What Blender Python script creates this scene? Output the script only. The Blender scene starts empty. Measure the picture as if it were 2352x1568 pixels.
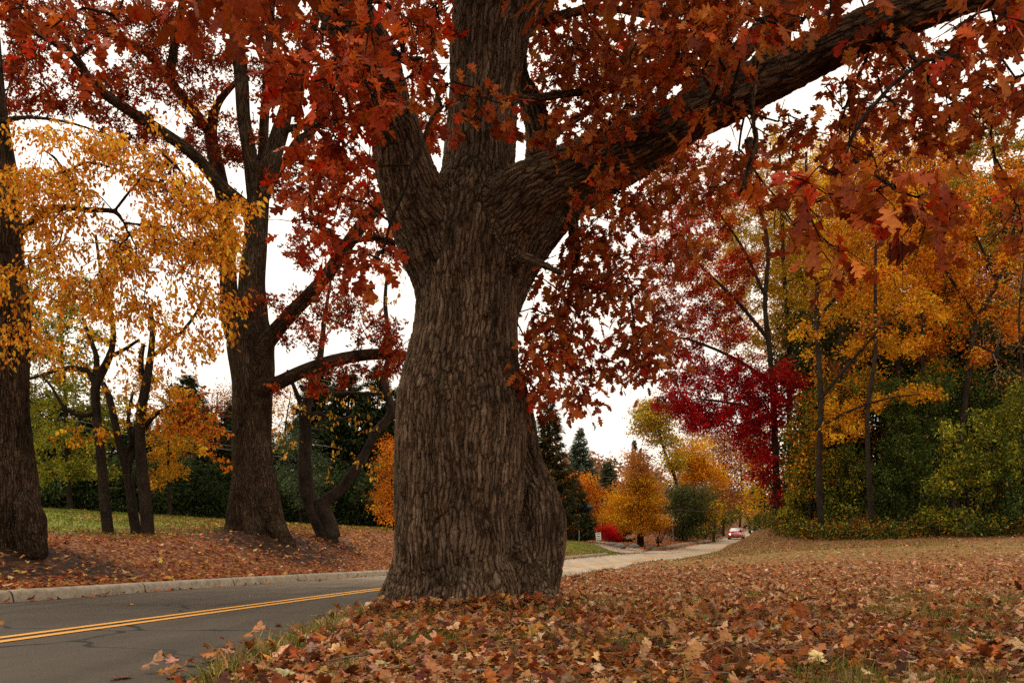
import bpy, math, random
import numpy as np
from mathutils import Vector
rng = np.random.default_rng(11)
random.seed(5)
S = bpy.context.scene
COL = S.collection
# ---------------------------------------------------------------- camera frame
F, U0, V0, ZC = 1829.0, 1176.0, 1200.0, 1.15     # lens 28 mm on a 2352 px wide frame, eye height


def P(u, v, y):
    return np.array([(u - U0) * y / F, y, ZC - (v - V0) * y / F])


# ---------------------------------------------------------------- mesh helper
class Geo:
    def __init__(s):
        s.V = []; s.T = []; s.Q = []; s.C = []; s.B = []; s.n = 0; s.M = []

    def add(s, V, T=None, Q=None, C=None, B=None):
        V = np.asarray(V, dtype=np.float64).reshape(-1, 3)
        s.V.append(V)
        if T is not None and len(T): s.T.append(np.asarray(T, dtype=np.int64) + s.n)
        if Q is not None and len(Q): s.Q.append(np.asarray(Q, dtype=np.int64) + s.n)
        if C is not None: s.C.append(np.asarray(C, dtype=np.float64))
        if B is not None: s.B.append(np.asarray(B, dtype=np.float64))
        s.n += len(V)

    def mesh(s, name, smooth=False):
        V = np.concatenate(s.V) if s.V else np.zeros((0, 3))
        T = np.concatenate(s.T) if s.T else np.zeros((0, 3), int)
        Q = np.concatenate(s.Q) if s.Q else np.zeros((0, 4), int)
        me = bpy.data.meshes.new(name)
        me.vertices.add(len(V)); me.vertices.foreach_set('co', V.astype(np.float32).ravel())
        nl = len(T) * 3 + len(Q) * 4
        me.loops.add(nl)
        me.loops.foreach_set('vertex_index', np.concatenate([T.ravel(), Q.ravel()]).astype(np.int32))
        me.polygons.add(len(T) + len(Q))
        st = np.concatenate([np.arange(len(T)) * 3, len(T) * 3 + np.arange(len(Q)) * 4]).astype(np.int32)
        me.polygons.foreach_set('loop_start', st)
        me.polygons.foreach_set('use_smooth', np.full(len(T) + len(Q), smooth, dtype=bool))
        me.update(calc_edges=True)
        if s.C and sum(len(b) for b in s.C) == len(V):
            c = np.concatenate(s.C); c = np.concatenate([c, np.ones((len(c), 1))], 1)
            a = me.attributes.new('col', 'FLOAT_COLOR', 'POINT'); a.data.foreach_set('color', c.astype(np.float32).ravel())
        if s.B and sum(len(b) for b in s.B) == len(V):
            b = np.concatenate(s.B)
            a = me.attributes.new('bc', 'FLOAT_VECTOR', 'POINT'); a.data.foreach_set('vector', b.astype(np.float32).ravel())
        return me

    def build(s, name, mat, parent=None, smooth=False):
        me = s.mesh(name, smooth)
        return link(name, me, mat, parent)


def link(name, me, mat, parent=None):
    o = bpy.data.objects.new(name, me)
    COL.objects.link(o)
    if mat: me.materials.append(mat)
    if parent is not None:
        o.parent = parent
        o.matrix_parent_inverse = parent.matrix_world.inverted() if parent.type != 'EMPTY' else parent_inv(parent)
    return o


def parent_inv(p):
    from mathutils import Matrix
    return Matrix.Translation(-p.location)


def tag(o, label=None, cat=None, group=None, kind=None):
    if label: o['label'] = label
    if cat: o['category'] = cat
    if group: o['group'] = group
    if kind: o['kind'] = kind
    return o


def thing(name, label, cat, loc, group=None):
    o = bpy.data.objects.new(name, None); COL.objects.link(o)
    o.location = tuple(float(a) for a in loc); o.empty_display_size = .2
    return tag(o, label, cat, group)


def nrmz(a):
    return a / np.maximum(np.linalg.norm(a, axis=-1, keepdims=True), 1e-9)


def vnoise(p, seed=0):
    """cheap smooth value noise, p (n,3) -> (n,) in -1..1"""
    i = np.floor(p).astype(np.int64); f = p - i; f = f * f * (3 - 2 * f)
    def h(a, b, c):
        n = (a * 374761393 + b * 668265263 + c * 2147483647 + seed * 144665) & 0xffffffff
        n = ((n ^ (n >> 13)) * 1274126177) & 0xffffffff
        return ((n ^ (n >> 16)) & 0xffff) / 32767.5 - 1
    r = 0
    for dx in (0, 1):
        for dy in (0, 1):
            for dz in (0, 1):
                w = (f[:, 0] if dx else 1 - f[:, 0]) * (f[:, 1] if dy else 1 - f[:, 1]) * (f[:, 2] if dz else 1 - f[:, 2])
                r = r + w * h(i[:, 0] + dx, i[:, 1] + dy, i[:, 2] + dz)
    return r


def sst(a, b, x):
    t = np.clip((x - a) / (b - a), 0, 1)
    return t * t * (3 - 2 * t)


# ---------------------------------------------------------------- materials
def newmat(name):
    m = bpy.data.materials.new(name); m.use_nodes = True
    nt = m.node_tree; nt.nodes.clear()
    out = nt.nodes.new('ShaderNodeOutputMaterial')
    return m, nt, out


def N(nt, typ, **kw):
    n = nt.nodes.new(typ)
    for k, v in kw.items():
        if k in n.inputs.keys() if hasattr(n.inputs, 'keys') else False: n.inputs[k].default_value = v
        else: setattr(n, k, v)
    return n


def ramp(nt, fac, stops, interp='LINEAR'):
    r = nt.nodes.new('ShaderNodeValToRGB'); r.color_ramp.interpolation = interp
    e = r.color_ramp.elements
    while len(e) < len(stops): e.new(.5)
    for k, (p, c) in enumerate(stops):
        e[k].position = p
        if isinstance(c, (int, float)): c = (c, c, c)
        e[k].color = (*c, 1)
    nt.links.new(fac, r.inputs[0])
    return r.outputs[0]


def mix(nt, fac, a, b, typ='MIX'):
    m = nt.nodes.new('ShaderNodeMix'); m.data_type = 'RGBA'; m.blend_type = typ
    for sock, v in ((m.inputs[0], fac), (m.inputs[6], a), (m.inputs[7], b)):
        if isinstance(v, (int, float)): sock.default_value = v
        elif isinstance(v, tuple): sock.default_value = (*v, 1)
        else: nt.links.new(v, sock)
    return m.outputs[2]


def mth(nt, op, a, b=None, clamp=False):
    m = nt.nodes.new('ShaderNodeMath'); m.operation = op; m.use_clamp = clamp
    for k, v in enumerate((a, b)):
        if v is None: continue
        if isinstance(v, (int, float)): m.inputs[k].default_value = v
        else: nt.links.new(v, m.inputs[k])
    return m.outputs[0]


def noise(nt, vec, scale, detail=4, rough=.55, dist=0):
    n = nt.nodes.new('ShaderNodeTexNoise'); n.inputs['Scale'].default_value = scale
    n.inputs['Detail'].default_value = detail; n.inputs['Roughness'].default_value = rough
    n.inputs['Distortion'].default_value = dist
    nt.links.new(vec, n.inputs['Vector'])
    return n.outputs[0]


def vor(nt, vec, scale, feature='F1', out=0, rnd=1):
    n = nt.nodes.new('ShaderNodeTexVoronoi'); n.feature = feature; n.inputs['Scale'].default_value = scale
    n.inputs['Randomness'].default_value = rnd
    nt.links.new(vec, n.inputs['Vector'])
    return n.outputs[out]


def bump(nt, h, strength, dist):
    b = nt.nodes.new('ShaderNodeBump'); b.inputs['Strength'].default_value = strength
    b.inputs['Distance'].default_value = dist
    nt.links.new(h, b.inputs['Height'])
    return b.outputs[0]


def principled(nt, out, color, rough=.8, spec=.3, normal=None, **kw):
    p = nt.nodes.new('ShaderNodeBsdfPrincipled')
    if isinstance(color, tuple): p.inputs['Base Color'].default_value = (*color, 1)
    else: nt.links.new(color, p.inputs['Base Color'])
    if isinstance(rough, (int, float)): p.inputs['Roughness'].default_value = rough
    else: nt.links.new(rough, p.inputs['Roughness'])
    p.inputs['Specular IOR Level'].default_value = spec
    if normal is not None: nt.links.new(normal, p.inputs['Normal'])
    for k, v in kw.items(): p.inputs[k].default_value = v
    nt.links.new(p.outputs[0], out.inputs[0])
    return p


def plain(name, color, rough=.6, spec=.4, **kw):
    m, nt, out = newmat(name)
    tc = nt.nodes.new('ShaderNodeTexCoord').outputs['Object']
    c = mix(nt, .25, color, ramp(nt, noise(nt, tc, 14, 5), [(.3, tuple(x * .55 for x in color)), (.7, tuple(min(1, x * 1.25) for x in color))]))
    principled(nt, out, c, rough, spec, **kw)
    return m


def leafmat(name, trans=.4, rough=.55, spec=.25, veins=False):
    m, nt, out = newmat(name)
    a = nt.nodes.new('ShaderNodeAttribute'); a.attribute_name = 'col'
    c = a.outputs['Color']
    tc = nt.nodes.new('ShaderNodeNewGeometry').outputs['Position']
    n = noise(nt, tc, 38 if veins else 9, 4, .65)
    c = mix(nt, .8, c, ramp(nt, n, [(.3, .5), (.52, 1.0), (.72, 1.4)]), 'MULTIPLY')
    p = nt.nodes.new('ShaderNodeBsdfPrincipled')
    nt.links.new(c, p.inputs['Base Color'])
    p.inputs['Roughness'].default_value = rough; p.inputs['Specular IOR Level'].default_value = spec
    t = nt.nodes.new('ShaderNodeBsdfTranslucent')
    c2 = mix(nt, 1, c, (1.12, 1.02, .8), 'MULTIPLY')
    nt.links.new(c2, t.inputs[0])
    if veins:
        b = bump(nt, noise(nt, tc, 60, 5, .6), .5, .004)
        nt.links.new(b, p.inputs['Normal'])
    ms = nt.nodes.new('ShaderNodeMixShader'); ms.inputs[0].default_value = trans
    nt.links.new(p.outputs[0], ms.inputs[1]); nt.links.new(t.outputs[0], ms.inputs[2])
    nt.links.new(ms.outputs[0], out.inputs[0])
    return m


def barkmat(name, dark=(.006, .004, .003), mid=(.060, .036, .021), light=(.28, .195, .13), cell=22, stretch=.075, disp=.03, lichen=.6, true_disp=False):
    m, nt, out = newmat(name)
    a = nt.nodes.new('ShaderNodeAttribute'); a.attribute_name = 'bc'
    v = a.outputs['Vector']
    mp = nt.nodes.new('ShaderNodeMapping'); mp.inputs['Scale'].default_value = (1, 1, stretch)
    # wander of the furrows
    nz = nt.nodes.new('ShaderNodeTexNoise'); nz.inputs['Scale'].default_value = 6; nz.inputs['Detail'].default_value = 6; nz.inputs['Roughness'].default_value = .65
    nt.links.new(v, nz.inputs['Vector'])
    sub = nt.nodes.new('ShaderNodeVectorMath'); sub.operation = 'SUBTRACT'; sub.inputs[1].default_value = (.5, .5, .5)
    nt.links.new(nz.outputs[1], sub.inputs[0])
    sc = nt.nodes.new('ShaderNodeVectorMath'); sc.operation = 'MULTIPLY'; sc.inputs[1].default_value = (.05, .05, .5)
    nt.links.new(sub.outputs[0], sc.inputs[0])
    nzb = nt.nodes.new('ShaderNodeTexNoise'); nzb.inputs['Scale'].default_value = 1.7; nzb.inputs['Detail'].default_value = 2
    nt.links.new(v, nzb.inputs['Vector'])
    sb = nt.nodes.new('ShaderNodeVectorMath'); sb.operation = 'MULTIPLY'; sb.inputs[1].default_value = (.16, .16, .1)
    nt.links.new(nzb.outputs[1], sb.inputs[0])
    a0 = nt.nodes.new('ShaderNodeVectorMath'); a0.operation = 'ADD'
    nt.links.new(v, a0.inputs[0]); nt.links.new(sb.outputs[0], a0.inputs[1])
    ad = nt.nodes.new('ShaderNodeVectorMath'); ad.operation = 'ADD'
    nt.links.new(a0.outputs[0], ad.inputs[0]); nt.links.new(sc.outputs[0], ad.inputs[1])
    nt.links.new(ad.outputs[0], mp.inputs['Vector'])
    w = mp.outputs[0]
    mp2 = nt.nodes.new('ShaderNodeMapping'); mp2.inputs['Scale'].default_value = (1, 1, stretch * 3.4)
    nt.links.new(ad.outputs[0], mp2.inputs['Vector']); w2 = mp2.outputs[0]
    e1 = vor(nt, w, cell, 'DISTANCE_TO_EDGE')
    e2 = vor(nt, w2, cell * 1.35, 'DISTANCE_TO_EDGE')
    cellc = vor(nt, w2, cell * 1.5, 'F1', 1)
    p1 = ramp(nt, e1, [(0, 0), (.05, .35), (.16, .85), (.3, 1)])
    p2 = ramp(nt, e2, [(0, 0), (.06, .35), (.16, 1)])
    fine = noise(nt, w2, cell * 2.2, 7, .8)
    big = noise(nt, v, 1.6, 4, .6)
    h = mth(nt, 'MULTIPLY', p1, .36)
    h = mth(nt, 'ADD', h, mth(nt, 'MULTIPLY', p2, .24))
    h = mth(nt, 'ADD', h, mth(nt, 'MULTIPLY', fine, .34))
    sepc = nt.nodes.new('ShaderNodeSeparateColor'); nt.links.new(cellc, sepc.inputs[0])
    h = mth(nt, 'ADD', h, mth(nt, 'MULTIPLY', sepc.outputs[0], .12))
    c = ramp(nt, h, [(.12, dark), (.5, mid), (.9, tuple((m_ + l_) * .5 for m_, l_ in zip(mid, light)))])
    c = mix(nt, mth(nt, 'MULTIPLY', ramp(nt, noise(nt, w2, 13, 7, .8), [(.50, 0.), (.62, 1.)]), .85), c, mix(nt, 1, light, p1, 'MULTIPLY'))
    c = mix(nt, .75, c, ramp(nt, big, [(.32, .45), (.5, 1.), (.68, 1.5)]), 'MULTIPLY')
    lm = ramp(nt, noise(nt, v, 2.3, 5, .7), [(.56, 0.), (.70, 1.)])
    c = mix(nt, mth(nt, 'MULTIPLY', lm, lichen), c, mix(nt, 1, (.10, .105, .07), p1, 'MULTIPLY'))
    mst = nt.nodes.new('ShaderNodeMapping'); mst.inputs['Scale'].default_value = (1, 1, .16); nt.links.new(v, mst.inputs['Vector'])
    c = mix(nt, .7, c, ramp(nt, noise(nt, mst.outputs[0], 3.2, 5, .6), [(.33, .5), (.5, 1.), (.7, 1.35)]), 'MULTIPLY')
    mm = ramp(nt, noise(nt, v, 1.15, 6, .72), [(.58, 0.), (.66, 1.)])
    c = mix(nt, mth(nt, 'MULTIPLY', mm, .55 * lichen), c, mix(nt, 1, (.055, .060, .018), p2, 'MULTIPLY'))
    principled(nt, out, c, .96, .03, bump(nt, h, 1.0, disp * (.9 if true_disp else 1)))
    if true_disp:
        d = nt.nodes.new('ShaderNodeDisplacement'); d.inputs['Scale'].default_value = disp; d.inputs['Midlevel'].default_value = .55
        nt.links.new(h, d.inputs['Height']); nt.links.new(d.outputs[0], out.inputs['Displacement'])
        m.displacement_method = 'DISPLACEMENT'
    return m


M_LEAF = leafmat('leaf_near', .34, .6, .12, True)
M_LEAF2 = leafmat('leaf_tree', .32, .8, .04)
M_NEED = leafmat('leaf_needles', .2, .85, .04)
M_LITTER = leafmat('leaf_fallen', .12, .7, .10, True)
M_GRASS = leafmat('grass_blade', .35, .8, .06)
M_BARK = barkmat('bark_oak', true_disp=True, disp=.04)
M_BARK2 = barkmat('bark_mid', dark=(.003, .002, .0015), mid=(.036, .021, .012), light=(.17, .115, .075), disp=.08)
M_BARKS = barkmat('bark_small', dark=(.006, .0045, .0035), mid=(.028, .020, .015), light=(.08, .06, .046), cell=34, stretch=.2, disp=.015)
M_TWIG = plain('twig_bark', (.022, .015, .011), .9, .1)
M_TWIGL = plain('twig_pale', (.2, .16, .125), .9, .1)

# ---------------------------------------------------------------- road axis and terrain
_y = np.arange(-60, 1800, .5)


def _sm(xs, ys, w=9):
    v = np.interp(_y, xs, ys); k = np.hanning(2 * w + 1); k /= k.sum()
    vp = np.concatenate([v[0] + (v[1] - v[0]) * np.arange(-w, 0), v, v[-1] + (v[-1] - v[-2]) * np.arange(1, w + 1)])
    return np.convolve(vp, k, 'valid')


_xc = _sm([-60, 0, 6.16, 15.7, 25, 34.8, 45, 54.3, 63, 71.9, 84.5, 103.4, 128.7, 149, 1800],
          [-14.5, -4.94, -3.96, -2.5, -.6, 2.0, 7.0, 12.1, 15.7, 18.8, 23.9, 31.8, 41.2, 49, 560], 12)
_zr = _sm([-60, -20, 0, 6, 16, 27, 35, 45, 60, 75, 88, 103, 129, 150, 200, 1800],
          [1.2, 1.0, .49, .25, -.15, -.6, -.86, -.95, -.95, -.96, -.98, -.85, -.4, -.3, .3, 6], 8)
_dx = np.gradient(_xc, _y)
xc = lambda y: np.interp(y, _y, _xc)
zr = lambda y: np.interp(y, _y, _zr)
ca = lambda y: 1 / np.sqrt(1 + np.interp(y, _y, _dx) ** 2)
redge = lambda y: np.interp(y, [0, 4, 6, 10, 18, 27, 60], [2.6, 2.5, 2.2, 1.75, 2.8, 3.1, 3.3])


class RBF:
    def __init__(s, pts):
        p = np.array(pts, float); s.c = p[:, :2]; n = len(p)
        A = np.linalg.norm(s.c[:, None] - s.c[None], axis=2)
        A = np.block([[A, np.ones((n, 1))], [np.ones((1, n)), np.zeros((1, 1))]])
        s.w = np.linalg.solve(A, np.append(p[:, 2], 0))

    def __call__(s, x, y):
        r = np.full(x.shape, s.w[-1])
        for (cx, cy), w in zip(s.c, s.w[:-1]):
            r = r + w * np.sqrt((x - cx) ** 2 + (y - cy) ** 2 + .3)
        return r


Lf = RBF([(-10.2, 16, .58), (-8.65, 27, .76), (-12.6, 25, .78), (-7.07, 30, .62), (-21, 35, 1.80), (-14, 38, 1.28), (-6.8, 45, .8),
          (-14, 14, .9), (-12, 4, 1.1), (-20, 20, 1.5), (-30, 35, 1.9), (-22, 50, 1.3), (-8, 60, .5), (3.7, 60, -.16), (0, 52, .0), (6.2, 57, -.22),
          (8.2, 56, -.85), (9.5, 66, -.75), (10.6, 70, -.55), (6, 78, -.6), (13, 72, -.6), (16.1, 80, -.8), (12, 90, -.3), (18, 95, .1), (26, 112, .5), (34, 135, 1.2),
          (30, 160, 3), (44, 165, 2.0), (0, 90, .3), (-30, 90, 1), (-60, 40, 2), (-60, 0, 2), (-60, -50, 2), (-400, 200, 3), (100, 400, 8), (-100, 500, 8), (-400, 1500, 8), (500, 1700, 8)])
Ff = RBF([(0, 4, .37), (-1.7, 4, .40), (2.5, 4, .35), (-.5, 8.1, .28), (-1.6, 8.5, .24), (1, 6, .33), (5, 10, .22), (1.5, 12, .10), (.2, 12, .07), (2.5, 18.6, -.08), (7.2, 21, 0), (12.8, 20, .1),
          (22.5, 35, .30), (18.9, 42, .30), (19.6, 60, .78), (21.5, 68, .75), (17.2, 52, 1.0), (15.6, 54, .35), (17.8, 57, .62), (14.3, 50.5, .12), (5, 27, -.42), (8.2, 38, -.66), (10.9, 44, -.5), (12.9, 47.5, -.1), (18.3, 47, .55),
          (12, 33, 0), (30, 60, 1), (30, 20, .3), (20, 5, .3), (30, -20, .4), (10, -10, .5), (4, -5, .5), (45, 100, 1.4), (33, 92, .6), (45, 118, .5), (58, 150, 1.5),
          (100, 50, 2), (200, 400, 8), (800, 1500, 8), (400, 100, 4), (100, -50, 1)])


def ground(x, y):
    x = np.atleast_1d(np.asarray(x, float)); y = np.atleast_1d(np.asarray(y, float))
    x, y = np.broadcast_arrays(x, y)
    s = (xc(y) - x) * ca(y); z0 = zr(y)
    dm = sst(51.8, 53.4, y) * (1 - sst(59.2, 60.6, y))
    p = np.stack([x.ravel(), y.ravel(), 0 * x.ravel()], 1)
    bn = (vnoise(p * .7, 1) * .035 + vnoise(p * 2.3, 2) * .012).reshape(x.shape)
    base = z0 + .135 * (1 - dm) - .035 * dm
    k = sst(4.05, 8.2, s)
    zl = base * (1 - k) + (Lf(x, y) + bn) * k
    # the sides of the near trees swell out of the lawn
    for (tx, ty, tr, th) in ((-8.65, 27, 2.6, .22), (-10.2, 16, 1.9, .2)):
        zl = zl + th * np.exp(-((x - tx) ** 2 + (y - ty) ** 2) / (tr * tr * .5)) * k
    rg = redge(y) + vnoise(p * np.array([0, 1.3, 0]), 5).reshape(x.shape) * .12
    kr = sst(0, 1, (-s - rg) / (.55 + .6 * sst(38, 46, y)))
    zf = np.maximum(Ff(x, y), z0 + .05 + 0 * x) + bn * sst(0, 2, -s - rg)
    zrt = (z0 - .06) * (1 - kr) + zf * kr
    zz = np.where(s > 3.97, zl, np.where(s > 0, z0 - .06, zrt))
    return zz


def gz(x, y): return float(ground(x, y)[0])


# ---------------------------------------------------------------- leaf templates
def tmpl(out, fold=.25, bend=.25, mids=None):
    """out: outline stations (x, w); first and last have w = 0"""
    out = [(x, w * .8) for x, w in out]; xs = [o[0] for o in out]; mx = list(np.maximum.accumulate(np.array(xs) * .96)); mx[0] = 0; mx[-1] = 1
    V = []; T = []
    for m in mx: V.append((m, 0, -bend * m * m))
    L = []; R = []
    for sgn, lst in ((1, L), (-1, R)):
        for k, (x, w) in enumerate(out):
            if w == 0: lst.append(k); continue
            lst.append(len(V)); V.append((x, sgn * w, fold * w - bend * x * x + .04 * math.sin(x * 11 + sgn)))
    for lst, sgn in ((L, 1), (R, -1)):
        for k in range(len(out) - 1):
            a, b, c, d = k, k + 1, lst[k + 1], lst[k]
            for tri in ((a, b, c), (a, c, d)):
                if len(set(tri)) == 3: T.append(tri if sgn > 0 else tri[::-1])
    return np.array(V, float), np.array(T, int)


T_OAK = tmpl([(0, 0), (.12, .015), (.2, .05), (.33, .22), (.39, .20), (.38, .08), (.44, .12), (.60, .40), (.68, .37), (.60, .13), (.66, .16), (.86, .33), (.91, .27), (.84, .11), (.94, .13), (1, 0)])
T_OAKM = tmpl([(0, 0), (.12, .04), (.30, .28), (.36, .12), (.54, .44), (.56, .16), (.76, .38), (.77, .15), (.9, .2), (1, 0)])
T_STAR = tmpl([(0, 0), (.25, .05), (.42, .38), (.5, .08), (.74, .26), (.76, .06), (1, 0)])
T_OVAL = tmpl([(0, 0), (.25, .25), (.55, .31), (.82, .16), (1, 0)])
T_DIA = (np.array([(0, 0, 0), (.5, .27, .06), (1, 0, -.12), (.45, -.27, .06)]), np.array([(0, 2, 1), (0, 3, 2)]))
T_TRI3 = (np.array([(0, 0, 0), (.6, .34, .05), (.4, .13, 0), (1, 0, -.1), (.4, -.13, 0), (.6, -.34, .05)]), np.array([(0, 2, 1), (0, 4, 2), (2, 4, 3), (0, 5, 4)]))
T_NEED = (np.array([(0, -.05, 0), (0, .05, 0), (.6, .13, -.04), (1, 0, -.12), (.6, -.13, -.04)]), np.array([(0, 1, 2), (0, 2, 4), (4, 2, 3)]))


def leaves(g, pos, axis, nrm, size, col, T, curl=None):
    TV, TF = T; n = len(pos)
    if n == 0: return
    ax = nrmz(axis); nz = nrmz(nrm - (nrm * ax).sum(1, keepdims=True) * ax); ay = np.cross(nz, ax)
    if curl is None: curl = rng.uniform(-.3, 1.9, n)
    sz = np.asarray(size)[:, None, None]
    V = pos[:, None, :] + sz * (TV[None, :, 0:1] * ax[:, None, :] + TV[None, :, 1:2] * ay[:, None, :] + (TV[None, :, 2] * curl[:, None])[:, :, None] * nz[:, None, :])
    k = len(TV)
    Fc = (TF[None] + (np.arange(n) * k)[:, None, None]).reshape(-1, 3)
    g.add(V.reshape(-1, 3), T=Fc, C=np.repeat(col, k, 0))


def pal(cols, n, idx=None, jit=.22, clump=None):
    """palette colours (linear) with jitter; idx selects a palette entry per leaf"""
    c = np.array([x[:3] for x in cols], float); w = np.array([x[3] for x in cols], float); w /= w.sum()
    if idx is None: idx = rng.choice(len(c), n, p=w)
    r = c[idx] * np.exp(rng.normal(0, jit, (n, 1))) * np.exp(rng.normal(0, jit * .4, (n, 3)))
    return np.clip(r, .003, .9)


# ---------------------------------------------------------------- tubes
def resample(pts, rad, step):
    pts = np.asarray(pts, float); rad = np.asarray(rad, float)
    # Catmull-Rom through the points
    P_ = np.vstack([2 * pts[0] - pts[1], pts, 2 * pts[-1] - pts[-2]])
    O = []; R = []
    for i in range(len(pts) - 1):
        d = np.linalg.norm(pts[i + 1] - pts[i]); n = max(1, int(d / step))
        for t in np.arange(n) / n:
            a, b, c, e = P_[i], P_[i + 1], P_[i + 2], P_[i + 3]
            O.append(.5 * ((2 * b) + (c - a) * t + (2 * a - 5 * b + 4 * c - e) * t * t + (3 * b - a - 3 * c + e) * t ** 3))
            R.append(rad[i] * (1 - t) + rad[i + 1] * t)
    O.append(pts[-1]); R.append(rad[-1])
    return np.array(O), np.array(R)


def tube(g, pts, rad, ns=8, flute=0, seed=0, cap=True, off=0.0):
    pts = np.asarray(pts, float); n = len(pts)
    tan = nrmz(np.gradient(pts, axis=0))
    up = np.array([0, 1, 0.]) if abs(tan[0][1]) < .9 else np.array([1, 0, 0.])
    a = nrmz(np.cross(up, tan[0])); A = []
    for i in range(n):
        a = a - tan[i] * (a @ tan[i]); a = a / max(np.linalg.norm(a), 1e-9); A.append(a)
    A = np.array(A); B = np.cross(tan, A)
    th = np.linspace(0, 2 * math.pi, ns, endpoint=False)
    s = np.concatenate([[0], np.cumsum(np.linalg.norm(np.diff(pts, axis=0), axis=1))])
    c, sn = np.cos(th), np.sin(th)
    R = np.repeat(np.asarray(rad, float)[:, None], ns, 1)
    if flute:
        q = np.stack([np.tile(c, n) * 1.7 + seed, np.tile(sn, n) * 1.7, np.repeat(s, ns) * .55], 1)
        R = R * (1 + flute * vnoise(q, 3).reshape(n, ns) + flute * .5 * vnoise(q * 2.2, 4).reshape(n, ns))
    V = pts[:, None, :] + R[:, :, None] * (c[None, :, None] * A[:, None, :] + sn[None, :, None] * B[:, None, :])
    i = np.arange(n - 1)[:, None] * ns; j = np.arange(ns)[None]; j2 = (j + 1) % ns
    Q = np.stack([i + j, i + j2, i + ns + j2, i + ns + j], -1).reshape(-1, 4)
    bc = np.stack([R * c[None] + off, R * sn[None], np.repeat(s[:, None], ns, 1)], -1).reshape(-1, 3)
    V = V.reshape(-1, 3); T = []
    if cap:
        V = np.vstack([V, pts[0] - tan[0] * rad[0] * .4, pts[-1] + tan[-1] * rad[-1] * .6]); bc = np.vstack([bc, [off, 0, 0], [off, 0, s[-1]]])
        k = n * ns
        T = [(k, (q + 1) % ns, q) for q in range(ns)] + [(k + 1, (n - 1) * ns + q, (n - 1) * ns + (q + 1) % ns) for q in range(ns)]
    g.add(V, T=T if len(T) else None, Q=Q, B=bc)


def remeshed(name, limbs, voxel, mat, parent, flute=.07, skip=()):
    """limbs: list of (points, radii); fused into one continuous skin with bark coordinates"""
    g = Geo(); segs = []
    for k, (p, r) in enumerate(limbs):
        P2, R2 = resample(p, r, max(.06, voxel * 3))
        tube(g, P2, R2, 36, flute, k * 7.3)
        tan = nrmz(np.gradient(P2, axis=0)); up = np.array([0, 1, 0.]) if abs(tan[0][1]) < .9 else np.array([1, 0, 0.])
        a = nrmz(np.cross(up, tan[0])); A = []
        for i in range(len(P2)):
            a = a - tan[i] * (a @ tan[i]); a /= np.linalg.norm(a); A.append(a)
        s = np.concatenate([[0], np.cumsum(np.linalg.norm(np.diff(P2, axis=0), axis=1))])
        segs.append((P2, R2, tan, np.array(A), np.cross(tan, np.array(A)), s, k))
    me = g.mesh(name)
    o = bpy.data.objects.new('tmp', me); COL.objects.link(o)
    md = o.modifiers.new('r', 'REMESH'); md.mode = 'VOXEL'; md.voxel_size = voxel; md.use_smooth_shade = True
    sm = o.modifiers.new('s', 'SMOOTH'); sm.iterations = 3; sm.factor = .5
    dg = bpy.context.evaluated_depsgraph_get()
    me2 = bpy.data.meshes.new_from_object(o.evaluated_get(dg), depsgraph=dg)
    bpy.data.objects.remove(o); bpy.data.meshes.remove(me)
    n = len(me2.vertices); V = np.empty(n * 3, np.float32); me2.vertices.foreach_get('co', V); V = V.reshape(-1, 3).astype(float)
    segs = [q for q in segs if q[6] not in skip]
    PP = np.concatenate([q[0] for q in segs]); RR = np.concatenate([q[1] for q in segs]); TT = np.concatenate([q[2] for q in segs])
    AA = np.concatenate([q[3] for q in segs]); BB = np.concatenate([q[4] for q in segs]); SS = np.concatenate([q[5] for q in segs]); KK = np.concatenate([np.full(len(q[0]), q[6]) for q in segs])
    bc = np.empty((n, 3))
    for i in range(0, n, 20000):
        v = V[i:i + 20000]
        d = np.sqrt(((v[:, None] - PP[None]) ** 2).sum(2)) / RR[None] ** .75
        j = d.argmin(1); w = v - PP[j]
        ls = (w * TT[j]).sum(1)
        bc[i:i + 20000] = np.stack([(w * AA[j]).sum(1) + KK[j] * 0.0, (w * BB[j]).sum(1), SS[j] + ls], 1)
    at = me2.attributes.new('bc', 'FLOAT_VECTOR', 'POINT'); at.data.foreach_set('vector', bc.astype(np.float32).ravel())
    me2.polygons.foreach_set('use_smooth', np.ones(len(me2.polygons), bool))
    me2.name = name; me2.materials.clear()
    return link(name, me2, mat, parent)


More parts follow.
